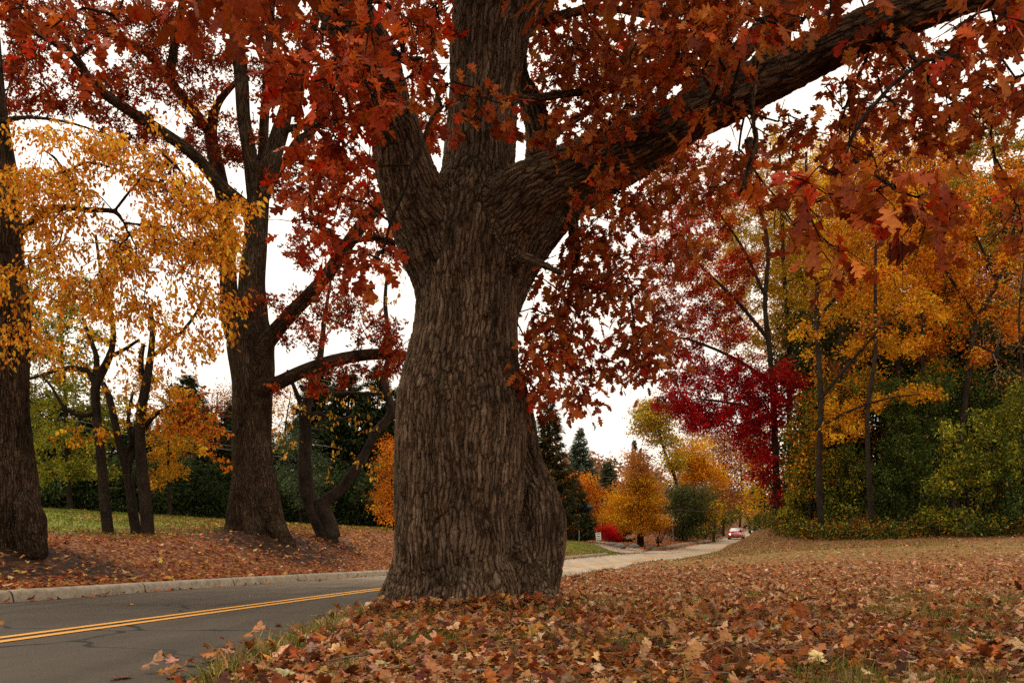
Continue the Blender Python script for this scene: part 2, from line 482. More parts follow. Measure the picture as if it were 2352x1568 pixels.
# ---------------------------------------------------------------- growth of branches towards leaf clumps
def grow(nodes, att, step=.3, wob=.12, tip=.004, sag=.1, power=2.3, rmax=.06, pref=None):
    """nodes (n,3) start points on limbs; att (m,3) clump centres. returns list of (pts, radii)"""
    N0 = len(nodes); cap = N0 + len(att) * 14 + 10
    X = np.empty((cap, 3)); X[:N0] = nodes; n = N0
    par = np.full(cap, -1); D = np.zeros(cap)
    d0 = np.array([np.sqrt(((nodes - a) ** 2).sum(1)).min() for a in att])
    chains = []
    for q in np.argsort(d0):
        a = att[q]
        dd = np.sqrt(((X[:n] - a) ** 2).sum(1)) + D[:n] * .25
        j = int(dd.argmin()); b = X[j]; L = np.linalg.norm(a - b)
        m = int(min(12, max(1, round(L / step))))
        t = (np.arange(1, m + 1) / m)[:, None]
        off = rng.normal(0, wob * L, 3) * .5
        path = b + (a - b) * t + np.sin(t * math.pi) * (off + np.array([0, 0, sag * L])) + rng.normal(0, wob * step * .35, (m, 3)) * (t < 1)
        prev = j; ids = [j]
        for k in range(m):
            X[n] = path[k]; par[n] = prev; D[n] = D[prev] + L / m; prev = n; ids.append(n); n += 1
        chains.append(ids)
    R = np.zeros(n)
    acc = np.zeros(n)
    for i in range(n - 1, N0 - 1, -1):
        r = (acc[i] + tip ** power) ** (1 / power); R[i] = min(r, rmax)
        if par[i] >= 0: acc[par[i]] += r ** power - (tip ** power) * .55
    out = []
    for ids in chains:
        r = R[ids]; r[0] = r[1] * 1.15 if len(r) > 1 else tip
        out.append((X[ids], r))
    return out


def sample_blobs(blobs):
    A = []; K = []
    for k, (u, v, ru, rv, y, ry, n) in enumerate(blobs):
        q = nrmz(rng.normal(size=(n, 3))) * rng.uniform(.15, 1, (n, 1)) ** .5
        for a in q:
            A.append(P(u + ru * a[0], v + rv * a[1], y + ry * a[2])); K.append(k)
    return np.array(A), np.array(K)


def limb_nodes(limbs, step=.5):
    return np.concatenate([resample(p, r, step)[0] for p, r in limbs])


def px_limb(pts):
    """[(u, v, depth, radius_px), ...] -> world points and metric radii"""
    return np.array([P(u, v, y) for u, v, y, r in pts]), np.array([r * y / F for u, v, y, r in pts])


def clump_leaves(g, att, K, cols, nleaf, spread, size, T, droop=.4, updir=.6, maxn=None, flat=.7, jit=.22, zone=None, szj=.25):
    n = len(att) * nleaf
    c = np.array([x[:3] for x in cols]); w = np.array([x[3] for x in cols], float); w /= w.sum()
    ci = rng.choice(len(c), len(att), p=w)
    if zone is not None: ci = zone(att, K, ci)
    ci = np.repeat(ci, nleaf)
    sw = rng.random(n) < .3; ci[sw] = rng.choice(len(c), sw.sum(), p=w) if zone is None else ci[sw]
    cl = np.repeat(np.exp(rng.normal(0, .34, len(att))), nleaf)[:, None]
    off = rng.normal(0, 1, (n, 3)) * np.array([1, 1, flat]) * spread
    pos = np.repeat(att, nleaf, 0) + off
    ax = nrmz(off * .8 / max(spread, 1e-6) + rng.normal(0, .6, (n, 3)) + np.array([0, 0, -droop * 2]))
    cn = np.repeat(rng.normal(0, .55, (len(att), 3)), nleaf, 0); ca_ = np.repeat(rng.normal(0, .5, (len(att), 3)), nleaf, 0)
    ax = nrmz(ax + ca_)
    nr = nrmz(rng.normal(0, .38, (n, 3)) + cn + np.array([0, -.2, updir]))
    col = pal(cols, n, ci, jit) * cl
    leaves(g, pos, ax, nr, size * np.exp(rng.normal(0, szj, n)), np.clip(col, .002, .9), T)


def chain_leaves(g, ch, cols, per_m, size, T, droop=1.3, zcut=None, start=.25, szj=.28, wander=.03, maxr=.012):
    P0 = []; AX = []; W = []
    for p, r in ch:
        sg = np.linalg.norm(np.diff(p, axis=0), axis=1); L = sg.sum(); n = rng.poisson(per_m * L * (1 - start) * rng.uniform(.4, 1.5)) + 2
        t = rng.uniform(start, 1, n) * (len(p) - 1); i = np.minimum(t.astype(int), len(p) - 2); q = p[i] + (p[i + 1] - p[i]) * (t - i)[:, None]
        ok = r[i] < maxr; q = q[ok]
        if not len(q): continue
        d = nrmz(p[i + 1] - p[i])[ok]
        P0.append(q + rng.normal(0, wander, q.shape)); AX.append(d * .5 + rng.normal(0, .45, q.shape) + np.array([0, 0, -droop])); W.append(np.full(len(q), math.exp(rng.normal(0, .28))))
    P0 = np.concatenate(P0); AX = np.concatenate(AX); W = np.concatenate(W)[:, None]; n = len(P0)
    leaves(g, P0, AX, rng.normal(0, 1, (n, 3)) * np.array([1, 1, .4]) + np.array([0, -.2, .15]), size * np.exp(rng.normal(0, szj, n)), np.clip(np.where(((P0[:, 2:3] + rng.normal(0, 1.6, (n, 1))) > zcut), pal([(.40, .025, .012, 5), (.56, .24, .02, 2), (.30, .010, .010, 5), (.40, .09, .02, 2)], n, jit=.2), pal(cols, n, jit=.2)) * W if zcut else pal(cols, n, jit=.2) * W, .003, .9), T)


def make_tree(name, label, cat, limbs, blobs, cols, nleaf=40, spread=.35, size=.12, T=T_DIA, bark=None, twig=None, group=None, tip=.008, step=.45,
              base=None, droop=.4, updir=.6, remesh=None, sides=12, zone=None, wob=.14, sag=.08, rmax=.09, lmat=None, flat=.7, leafpart='crown', twigsides=4, flute=.08, keep=None, szj=.25, jit=.22, skip=(), strung=0, wander=.03, maxr=.012, zcut=None):
    L = [px_limb(l) for l in limbs]
    b0 = L[0][0][0] if base is None else base
    t = thing(name, label, cat, b0, group)
    if remesh: remeshed('trunk', L, remesh, bark or M_BARK2, t, flute, skip)
    else:
        g = Geo()
        for k, (p, r) in enumerate(L):
            P2, R2 = resample(p, r, .25); tube(g, P2, R2, sides, flute, k * 3.1)
        g.build('trunk', bark or M_BARK2, t, True)
    att, K = sample_blobs(blobs)
    ch = grow(limb_nodes(L), att, step, wob, tip, sag, rmax=rmax)
    g = Geo()
    for p, r in ch: tube(g, p, r, twigsides, cap=False)
    g.build('branches', twig or M_TWIG, t, True)
    g = Geo()
    if strung:
        chain_leaves(g, ch, cols, strung, size, T, droop, szj=szj, wander=wander, maxr=maxr, zcut=zcut); g.build(leafpart, lmat or M_LEAF2, t)
    elif nleaf:
        clump_leaves(g, att, K, cols, nleaf, spread, size, T, droop, updir, zone=zone, flat=flat, szj=szj, jit=jit)
        g.build(leafpart, lmat or M_LEAF2, t)
    return t, att, ch


# palettes, linear base colours
RUST = [(.36, .080, .014, 4), (.27, .052, .010, 4), (.46, .145, .026, 3), (.17, .028, .008, 2), (.44, .035, .008, 1)]
RED2 = [(.22, .020, .008, 4), (.34, .038, .008, 3), (.11, .014, .006, 3), (.28, .085, .018, 3)]
CRIM = [(.36, .008, .012, 4), (.24, .006, .010, 4), (.50, .018, .016, 3), (.16, .01, .010, 2)]
YEL = [(.76, .32, .028, 4), (.70, .26, .022, 3), (.80, .40, .05, 2), (.52, .16, .014, 2)]
GOLD = [(.80, .44, .016, 4), (.72, .32, .012, 3), (.40, .20, .02, 2), (.30, .09, .012, 2)]
ORG = [(.76, .27, .010, 4), (.66, .17, .008, 4), (.34, .07, .010, 3), (.72, .32, .02, 2)]
OLIVE = [(.24, .21, .020, 3), (.40, .27, .02, 2), (.13, .14, .018, 3), (.48, .30, .025, 1)]
GREEN = [(.06, .095, .02, 4), (.09, .12, .024, 3), (.035, .06, .016, 3), (.17, .17, .025, 1)]
YGRN = [(.27, .27, .025, 3), (.42, .33, .02, 3), (.15, .18, .025, 3), (.52, .34, .02, 1)]
DARKG = [(.028, .044, .015, 4), (.04, .06, .02, 3), (.075, .08, .028, 1)]
BROWN = [(.30, .11, .03, 3), (.40, .15, .03, 2), (.18, .07, .022, 3), (.46, .22, .05, 1)]

exec_parts = []
# ================================================================ SETTING
def terrain():
    ys = [-40.]
    while ys[-1] < 1700:
        y = ys[-1]
        st = 3 if y < -4 else .5 if y < 2 else .10 if y < 9 else .16 if y < 16 else .3 if y < 30 else .5 if y < 65 else 1 if y < 110 else 3 if y < 200 else 40
        ys.append(y + st)
    ys = np.array(ys)
    so = [3.9, 3.96, 3.98, 4.1, 4.3, 4.6, 5]
    while so[-1] < 900: so.append(so[-1] + (.4 if so[-1] < 16 else .9 if so[-1] < 35 else 3 if so[-1] < 90 else 60))
    sr = [0., -1.]
    while sr[-1] > -900:
        a = -sr[-1]; sr.append(sr[-1] - (.07 if a < 4.6 else .16 if a < 10 else .4 if a < 22 else 1.2 if a < 50 else 4 if a < 120 else 60))
    ss = np.array(sr[::-1] + so)
    YY, SS = np.meshgrid(ys, ss, indexing='ij')
    XX = xc(YY) - SS / ca(YY)
    ZZ = ground(XX, YY)
    ny, nx = YY.shape
    g = Geo()
    i = (np.arange(ny - 1)[:, None] * nx + np.arange(nx - 1)[None])
    Q = np.stack([i, i + nx, i + nx + 1, i + 1], -1).reshape(-1, 4)
    x, y, s = XX.ravel(), YY.ravel(), SS.ravel()
    # R litter, G lush grass, B bare mulch
    left = s > 3.9
    R = np.where(left, 1 - sst(9.0, 14.5, s + np.where(y > 40, 8, 0)), .8 - .40 * sst(12, 34, y) + .3 * sst(36, 44, y + x * .1))
    R = np.where(left & (y > 40) & (y < 59), .25, R)
    R = np.where(left & (y > 59), .95, R)
    R = np.where(~left & (s < -.1) & (-s - redge(y) < 1.2) & (y > 11), np.maximum(R, .48), R)
    G = np.where(left, .9, .15)
    B = np.zeros_like(R)
    for (tx, ty, tr) in ((-8.0, 26.0, 3.6), (-9.2, 15.2, 3.0), (-12.3, 24.7, 1.3), (-6.7, 29.6, 1.8)):
        B = np.maximum(B, 1 - sst(tr * .5, tr, np.hypot(x - tx, y - ty)))
    g.add(np.stack([x, y, ZZ.ravel()], 1), Q=Q, C=np.stack([R, G, B], 1))
    m, nt, out = newmat('ground_cover')
    a = nt.nodes.new('ShaderNodeAttribute'); a.attribute_name = 'col'
    sp = nt.nodes.new('ShaderNodeSeparateColor'); nt.links.new(a.outputs['Color'], sp.inputs[0])
    tc = nt.nodes.new('ShaderNodeNewGeometry').outputs['Position']
    n1 = noise(nt, tc, 1.4, 6, .65); n2 = noise(nt, tc, 45, 4, .7); n3 = noise(nt, tc, .5, 4)
    lush = ramp(nt, n2, [(.25, (.05, .08, .010)), (.5, (.18, .24, .026)), (.75, (.32, .34, .055))])
    dry = ramp(nt, n2, [(.25, (.09, .07, .018)), (.5, (.24, .19, .06)), (.75, (.38, .30, .12))])
    gm = mth(nt, 'ADD', sp.outputs[1], mth(nt, 'MULTIPLY', mth(nt, 'SUBTRACT', n1, .5), 2.6), True)
    grass = mix(nt, gm, dry, lush)
    lc = vor(nt, tc, 13, 'F1', 1); sl = nt.nodes.new('ShaderNodeSeparateColor'); nt.links.new(lc, sl.inputs[0])
    lit = ramp(nt, sl.outputs[0], [(.0, (.055, .018, .010)), (.3, (.17, .048, .018)), (.6, (.25, .095, .038)), (.85, (.34, .19, .11)), (1., (.45, .22, .05))])
    lit = mix(nt, .7, lit, ramp(nt, n2, [(.3, .4), (.6, 1.2)]), 'MULTIPLY')
    lmask = mth(nt, 'ADD', mth(nt, 'MULTIPLY', sp.outputs[0], 1.5), mth(nt, 'SUBTRACT', mth(nt, 'MULTIPLY', n1, 1.0), mth(nt, 'ADD', mth(nt, 'MULTIPLY', sl.outputs[1], .9), .55)))
    lmask = ramp(nt, lmask, [(0, 0), (.08, 1)])
    c = mix(nt, lmask, grass, lit)
    mul = ramp(nt, noise(nt, tc, 30, 5, .7), [(.3, (.010, .006, .004)), (.6, (.04, .022, .014)), (.8, (.08, .04, .022))])
    bm = mth(nt, 'MULTIPLY', sp.outputs[2], ramp(nt, noise(nt, tc, 3.5, 5, .7), [(.3, .2), (.5, 1.)]))
    c = mix(nt, bm, c, mul)
    principled(nt, out, c, .95, .1, bump(nt, mth(nt, 'ADD', n2, sl.outputs[0]), .8, .03))
    o = g.build('ground', m, None, True); tag(o, kind='structure')
    return o


def strip(offs, ys, zoff=0., crown=True):
    """sheet following the road between perpendicular offsets"""
    YY, SS = np.meshgrid(ys, np.array(offs, float), indexing='ij')
    XX = xc(YY) - SS / ca(YY); ZZ = zr(YY) - .004 * np.abs(SS) * crown + zoff
    ny, nx = YY.shape; i = (np.arange(ny - 1)[:, None] * nx + np.arange(nx - 1)[None])
    Q = np.stack([i, i + nx, i + nx + 1, i + 1], -1).reshape(-1, 4)
    return np.stack([XX, YY, ZZ], -1).reshape(-1, 3), Q


def roads():
    ys = np.concatenate([np.arange(-40, 60, .5), np.arange(60, 320, 2)])
    g = Geo(); V, Q = strip([-3.9, -2, 0, 2, 3.97], ys); g.add(V, Q=Q)
    m, nt, out = newmat('asphalt')
    tc = nt.nodes.new('ShaderNodeNewGeometry').outputs['Position']
    sx = nt.nodes.new('ShaderNodeSeparateXYZ'); nt.links.new(tc, sx.inputs[0])
    open_light = mth(nt, 'ADD', sx.outputs[1], mth(nt, 'MULTIPLY', noise(nt, tc, .8, 3), 4))  # distance along the road drives the painted shade-to-daylight change
    mr = nt.nodes.new('ShaderNodeMapRange'); nt.links.new(open_light, mr.inputs[0]); mr.inputs[1].default_value = 16; mr.inputs[2].default_value = 34
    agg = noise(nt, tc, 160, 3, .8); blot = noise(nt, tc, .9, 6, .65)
    new = ramp(nt, agg, [(.3, (.040, .031, .022)), (.55, (.070, .055, .039)), (.8, (.14, .112, .082))])  # near asphalt: oak canopy shade painted in as a darker colour
    old = ramp(nt, agg, [(.3, (.30, .235, .165)), (.6, (.42, .34, .245)), (.8, (.5, .41, .30))])  # far asphalt: open daylight painted in as a lighter tan
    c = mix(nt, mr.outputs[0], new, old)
    c = mix(nt, .7, c, ramp(nt, blot, [(.3, .72), (.5, 1.), (.72, 1.3)]), 'MULTIPLY')
    sc_ = nt.nodes.new('ShaderNodeMapping'); sc_.inputs['Scale'].default_value = (2.2, .12, 1); sc_.inputs['Rotation'].default_value = (0, 0, .15)
    nt.links.new(tc, sc_.inputs[0])
    c = mix(nt, .6, c, ramp(nt, noise(nt, sc_.outputs[0], 1.5, 4, .6), [(.35, .78), (.65, 1.2)]), 'MULTIPLY')
    nzc = nt.nodes.new('ShaderNodeTexNoise'); nzc.inputs['Scale'].default_value = 1.1; nzc.inputs['Detail'].default_value = 5; nt.links.new(tc, nzc.inputs[0])
    adc = nt.nodes.new('ShaderNodeVectorMath'); adc.operation = 'ADD'; nt.links.new(tc, adc.inputs[0]); nt.links.new(nzc.outputs[1], adc.inputs[1])
    crk = ramp(nt, vor(nt, adc.outputs[0], .22, 'DISTANCE_TO_EDGE'), [(0, 1.), (.004, 1.), (.007, 0.)])
    crk = mth(nt, 'MULTIPLY', crk, ramp(nt, noise(nt, tc, .35, 3), [(.42, 0.), (.55, .9)]))
    c = mix(nt, crk, c, (.012, .010, .009))
    c = mix(nt, mth(nt, 'MULTIPLY', ramp(nt, noise(nt, tc, 2.6, 6, .75), [(.60, 0.), (.70, 1.)]), .35), c, (.03, .024, .018))
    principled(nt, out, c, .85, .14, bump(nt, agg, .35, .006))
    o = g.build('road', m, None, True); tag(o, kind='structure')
    # double yellow line
    m, nt, out = newmat('yellow_paint')
    tc = nt.nodes.new('ShaderNodeNewGeometry').outputs['Position']
    c = ramp(nt, noise(nt, tc, 60, 5, .75), [(.30, (.20, .10, .03)), (.44, (.66, .28, .012)), (.7, (.80, .38, .02))])
    principled(nt, out, c, .6, .3, bump(nt, noise(nt, tc, 160, 3, .8), .3, .004))
    for a, b in ((.06, .17), (-.17, -.06)):
        g = Geo(); V, Q = strip([a, b], ys, .006); g.add(V, Q=Q); o = g.build('road_marking', m, None); tag(o, kind='structure')
    # kerb
    m, nt, out = newmat('kerb_concrete')
    tc = nt.nodes.new('ShaderNodeNewGeometry').outputs['Position']
    sx = nt.nodes.new('ShaderNodeSeparateXYZ'); nt.links.new(tc, sx.inputs[0])
    c = ramp(nt, noise(nt, tc, 5, 7, .75), [(.28, (.15, .115, .08)), (.5, (.32, .27, .20)), (.75, (.46, .40, .31))])
    c = mix(nt, .6, c, ramp(nt, noise(nt, tc, 55, 4, .8), [(.3, .6), (.6, 1.15)]), 'MULTIPLY')
    jt = mth(nt, 'FRACT', mth(nt, 'MULTIPLY', mth(nt, 'ADD', sx.outputs[1], .9), 1 / 3.05))
    jl = ramp(nt, jt, [(0, .12), (.008, .12), (.012, 1.)])
    c = mix(nt, 1, c, jl, 'MULTIPLY')
    principled(nt, out, c, .9, .15, bump(nt, mth(nt, 'ADD', jl, mth(nt, 'MULTIPLY', noise(nt, tc, 40, 5, .8), .5)), .7, .01))
    for y0, y1, k in ((-30, 53.2, 0), (59.8, 200, 1)):
        g = Geo(); yy = np.concatenate([np.arange(y0, y1, .25 if k == 0 else .7), [y1]])
        prof = [(3.86, -.03), (3.885, .09), (3.90, .125), (3.935, .148), (4.0, .155), (4.10, .155), (4.135, .13), (4.14, .0)]
        flare = np.where(yy > 40, sst(51.5, 53.2, yy) * .7 if k == 0 else (1 - sst(59.8, 62, yy)) * .8, 0.)
        drop = (sst(52.4, 53.2, yy) if k == 0 else 1 - sst(59.8, 61, yy)) * .10
        V = []
        for y, fl, dr in zip(yy, flare, drop):
            for s_, z_ in prof:
                w = .004 * math.sin(y * 3.1) ; S_ = s_ + fl + w
                V.append((xc(y) - S_ / ca(y), y, zr(y) + min(z_, z_) - (dr if z_ > .05 else 0)))
        n = len(prof); Q = [(a * n + b, a * n + b + 1, (a + 1) * n + b + 1, (a + 1) * n + b) for a in range(len(yy) - 1) for b in range(n - 1)]
        g.add(V, Q=Q); o = g.build('kerb', m, None, True); tag(o, kind='structure')
    # driveway
    pts = [(11.6, 56.2), (8.6, 57.6), (7.6, 61), (7.3, 66), (5.5, 74), (1, 82), (-8, 90)]
    P2, _ = resample([(a, b, 0) for a, b in pts], [1] * len(pts), .5)
    tn = nrmz(np.gradient(P2, axis=0)); nn = np.stack([-tn[:, 1], tn[:, 0]], 1)
    offs = np.linspace(-2.1, 2.1, 9)
    V = []
    for p, q in zip(P2, nn):
        for o_ in offs:
            x, y = p[0] + q[0] * o_, p[1] + q[1] * o_
            V.append((x, y, max(gz(x, y), float(zr(y)) - .02 if x > xc(y) - 4.2 else -9) + .03))
    n = len(offs); Q = [(a * n + b, a * n + b + 1, (a + 1) * n + b + 1, (a + 1) * n + b) for a in range(len(P2) - 1) for b in range(n - 1)]
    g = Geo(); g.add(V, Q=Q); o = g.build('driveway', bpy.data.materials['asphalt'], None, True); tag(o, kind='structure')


def litter():
    """fallen oak leaves, grass blades"""
    TAN = [(.42, .23, .12, 4), (.38, .165, .065, 4), (.34, .105, .025, 5), (.18, .05, .014, 3), (.56, .35, .20, 2), (.52, .24, .05, .5), (.10, .03, .018, 2)]
    BANK = [(.36, .105, .025, 4), (.26, .065, .018, 4), (.42, .18, .06, 3), (.46, .20, .04, 1.2), (.12, .03, .015, 2), (.4, .24, .14, 1)]

    def scatter(n, y0, y1, p, keep, xr=None):
        y = (y0 ** p + (y1 ** p - y0 ** p) * rng.random(n)) ** (1 / p)
        x = (rng.random(n) * 2 - 1) * (.72 * y + 1.2) if xr is None else rng.uniform(xr[0], xr[1], n)
        k = keep(x, y); return x[k], y[k]

    def put(g, x, y, pal_, size, T, tilt, lift=.03):
        n = len(x); e = .08
        z = ground(x, y); zx = (ground(x + e, y) - z) / e; zy = (ground(x, y + e) - z) / e
        s = (xc(y) - x) * ca(y)
        onroad = (s < 3.87) & (s > -redge(y))
        z = np.where(onroad, zr(y) - .004 * abs(s), z)
        zx = np.where(onroad, 0, zx); zy = np.where(onroad, 0, zy)
        zx = np.clip(zx, -.7, .7); zy = np.clip(zy, -.7, .7)
        nr = nrmz(np.stack([-zx, -zy, np.ones(n)], 1) + rng.normal(0, tilt, (n, 3)) * np.array([1, 1, .3]))
        th = rng.uniform(0, 2 * math.pi, n)
        ax = np.stack([np.cos(th), np.sin(th), rng.normal(0, tilt * .5, n)], 1)
        sz = size * np.exp(rng.normal(0, .25, n))
        flip = rng.random(n) < .4
        curl = np.where(flip, -1, 1) * rng.uniform(.2, 2.2, n)
        pos = np.stack([x, y, z + rng.uniform(.006, lift, n) + np.abs(curl) * sz * .07], 1)
        ax0 = nrmz(ax); pos = pos - ax0 * (sz * .5)[:, None]
        leaves(g, pos, ax, nr, sz, pal(pal_, n, jit=.25), T, curl)
    nv = lambda x, y, f, sd: vnoise(np.stack([x * f, y * f, 0 * x], 1), sd)
    R = lambda x, y: (xc(y) - x) * ca(y)
    g = Geo()
    # right verge, near
    def kr(x, y):
        s = R(x, y); d = nv(x, y, 1.3, 7) * .5 + nv(x, y, 3.5, 8) * .35
        edge = -s - redge(y)
        pr = (.95 - .1 * sst(7, 14, y)) * sst(-.12, .25, edge)
        return (rng.random(len(x)) < pr * (1 - .85 * sst(.12, .34, d)))
    x, y = scatter(21000, 2.6, 8.5, 1.6, kr); put(g, x, y, TAN, .100, T_OAK, .25, .03)
    x, y = scatter(30000, 8.5, 18.5, .8, kr); put(g, x, y, TAN, .086, T_OAKM, .3, .035)
    x, y = scatter(24000, 18, 44, .7, lambda x, y: (R(x, y) < -redge(y) - .05) & (rng.random(len(x)) < (.9 - .5 * sst(18, 34, y)) + .3 * nv(x, y, .5, 3)) & (x < 26)); put(g, x, y, TAN, .125, T_TRI3, .5, .06)
    x, y = scatter(7000, 26, 75, 1, lambda x, y: (R(x, y) < -redge(y)) & (R(x, y) > -redge(y) - 5)); put(g, x, y, TAN, .13, T_DIA, .4)
    th = rng.uniform(0, 6.28, 1500); rr = .80 + np.abs(rng.normal(0, .17, 1500)); x = -.48 + rr * 1.06 * np.cos(th); y = 8.3 + rr * 1.0 * np.sin(th)
    put(g, x, y, TAN, .10, T_OAK, .6, .13)
    o = g.build('fallen_leaves', M_LITTER); tag(o, 'tan and rust oak leaves lying over the mown grass on the near side of the road', 'fallen leaves', kind='stuff')
    # left bank
    g = Geo()
    def kl(x, y):
        s = R(x, y); pr = np.where(s < 9, .95, .95 - .8 * sst(9, 15, s))
        return (s > 3.95 + .12) & (rng.random(len(x)) < pr * (1 - .5 * sst(.2, .5, nv(x, y, .9, 4))) * (1 - .9 * np.exp(-(((x + 7.9) / 2.2) ** 2 + ((y - 25.6) / 1.7) ** 2))) * (1 - .9 * np.exp(-(((x + 9.0) / 1.9) ** 2 + ((y - 14.8) / 1.6) ** 2)))) & (y < 50) & (x > -1.0 * y)
    n = 60000; y = 8 + 40 * rng.random(n) ** 1.5; x = xc(y) - (4 + rng.random(n) ** 1.5 * 20); k = kl(x, y); put(g, x[k], y[k], BANK, .125, T_TRI3, .5, .05)
    n = 9000; y = 30 + 24 * rng.random(n); x = xc(y) - (4.2 + rng.random(n) * 14); put(g, x, y, [(.45, .22, .06, 1), (.5, .3, .1, 1), (.3, .12, .04, 1)], .12, T_DIA, .4)
    n = 900; y = 9 + 35 * rng.random(n) ** 1.5; x = xc(y) - (4.2 + rng.random(n) ** 1.5 * 14); put(g, x, y, [(.62, .34, .05, 1), (.58, .40, .18, 1)], .12, T_OVAL, .5, .06)
    n = 15000; y = 59 + 80 * rng.random(n) ** 1.4; x = xc(y) - (4.2 + rng.random(n) ** 1.3 * 13); put(g, x, y, [(.40, .13, .03, 2), (.28, .08, .025, 2), (.46, .24, .1, 1)], .15, T_DIA, .4)
    o = g.build('fallen_leaves', M_LITTER); tag(o, 'rust coloured leaves covering the bank beyond the road, thinning over the lawn', 'fallen leaves', kind='stuff')
    # strays on the road, against the kerb
    g = Geo()
    n = 260; y = 8 + 45 * rng.random(n) ** 1.3; x = xc(y) - (3.84 - np.abs(rng.normal(0, .06, n))); put(g, x, y, BANK, .10, T_OAKM, .4, .02)
    n = 22; y = rng.uniform(6, 45, n); x = xc(y) - rng.uniform(-2.2, 3.3, n); put(g, x, y, [(.45, .28, .16, 1), (.5, .25, .06, 1), (.25, .1, .04, 1)], .10, T_OAKM, .3, .015)
    n = 2600; y = 60 + 34 * rng.random(n); x = xc(y) - (3.8 - np.abs(rng.normal(0, .55, n))); put(g, x, y, BANK, .12, T_DIA, .3, .02)
    n = 260; y = rng.uniform(53, 60, n); x = xc(y) - (3.6 + np.abs(rng.normal(0, .5, n))); put(g, x, y, TAN, .12, T_DIA, .3, .02)
    n = 60; y = rng.uniform(3.5, 9, n); x = xc(y) + redge(y) - np.abs(rng.normal(0, .2, n)); put(g, x, y, TAN, .15, T_OAK, .3, .02)
    o = g.build('fallen_leaves', M_LITTER); tag(o, 'loose leaves blown onto the asphalt and along the kerb', 'fallen leaves', kind='stuff')
    # grass
    g = Geo()
    def blades(x, y, pal_, h, w, lean=.35):
        n = len(x); z = ground(x, y)
        base = np.stack([x, y, z - .004], 1); hh = h * np.exp(rng.normal(0, .35, n)); th = rng.uniform(0, 6.3, n)
        d = np.stack([np.cos(th), np.sin(th), 0 * th], 1); ld = rng.normal(0, lean, (n, 3)) * np.array([1, 1, 0])
        mid = base + (np.array([0, 0, 1]) * .6 + ld * .35) * hh[:, None]; tp = base + (np.array([0, 0, 1]) + ld * 1.3) * hh[:, None]
        V = np.stack([base - d * w / 2, base + d * w / 2, mid + d * w * .4, mid - d * w * .4, tp], 1).reshape(-1, 3)
        k = np.arange(n)[:, None] * 5
        T = np.concatenate([k + np.array([[0, 1, 2]]), k + np.array([[0, 2, 3]]), k + np.array([[3, 2, 4]])])
        g.add(V, T=T, C=np.repeat(pal(pal_, n, jit=.3), 5, 0))
    GP = [(.10, .13, .018, 4), (.15, .16, .03, 3), (.26, .20, .07, 4), (.05, .07, .012, 2)]
    DP = [(.34, .26, .10, 4), (.26, .21, .06, 3), (.16, .17, .03, 2), (.44, .34, .16, 2)]
    n = 70000; y = 2.6 + 8 * rng.random(n) ** 1.2; x = (rng.random(n) * 2 - 1) * (.72 * y + 1); s = R(x, y); d = nv(x, y, 1.3, 7) * .5 + nv(x, y, 3.5, 8) * .35
    k = (-s - redge(y) > .1) & ((rng.random(n) < .16) | (d > .10)); blades(x[k], y[k], GP, .062, .006)
    n = 20000; y = 9 + 26 * rng.random(n) ** 1.3; x = (rng.random(n)) * (.72 * y + 2) + xc(y) + redge(y); s = R(x, y); k = (-s - redge(y) > .1); blades(x[k], y[k], DP, .034, .014)
    n = 22000; y = 34 + 30 * rng.random(n); x = xc(y) + redge(y) + .2 + rng.random(n) ** 1.5 * 14; blades(x, y, DP + GP, .06, .03)
    n = 9000; y = 4 + 50 * rng.random(n) ** 1.3; x = xc(y) + (redge(y) + .12 + np.abs(rng.normal(0, .14, n))) / ca(y); blades(x, y, GP + DP, .10, .009, .5)
    n = 30000; y = 22 + 24 * rng.random(n); x = xc(y) - rng.uniform(9, 26, n); blades(x, y, [(.12, .15, .02, 3), (.17, .18, .03, 2), (.07, .10, .015, 2)], .07, .02)
    n = 9000; y = 44 + 14 * rng.random(n); x = xc(y) - rng.uniform(4.4, 14, n); k = y < 53 + 4 * rng.random(n); blades(x[k], y[k], [(.10, .14, .02, 3), (.13, .17, .03, 2)], .08, .03)
    # tufts round the foot of the oak
    n = 2600; th = rng.uniform(0, 6.3, n); r = .82 + np.abs(rng.normal(0, .16, n)); x = -.5 + r * np.cos(th) * 1.05; y = 8.2 + r * np.sin(th) * .95; k = vnoise(np.stack([x * 2, y * 2, 0 * x], 1), 9) > -.05; blades(x[k], y[k], GP, .09, .006, .5)
    o = g.build('grass', M_GRASS); tag(o, 'short green and straw coloured grass showing between the leaves', 'grass', kind='stuff')




def sticks():
    g = Geo()
    for k in range(90):
        y = 3.2 + 9 * rng.random() ** 1.3; x = rng.uniform(-.2 * y, .7 * y); a = rng.uniform(0, 6.28); L = rng.uniform(.12, .5)
        p = np.array([(x + math.cos(a) * L * t + rng.normal(0, .012), y + math.sin(a) * L * t + rng.normal(0, .012), 0) for t in (0, .35, .7, 1)])
        if (xc(p[:, 1]) - p[:, 0]).max() > -redge(y) - .2: continue
        p[:, 2] = ground(p[:, 0], p[:, 1]) + .035
        tube(g, p, [.006, .005, .004, .002], 5)
    o = g.build('fallen_twigs', M_TWIGL, None, True); tag(o, 'small broken twigs lying among the fallen oak leaves', 'twigs', kind='stuff')


terrain(); roads(); litter(); sticks()
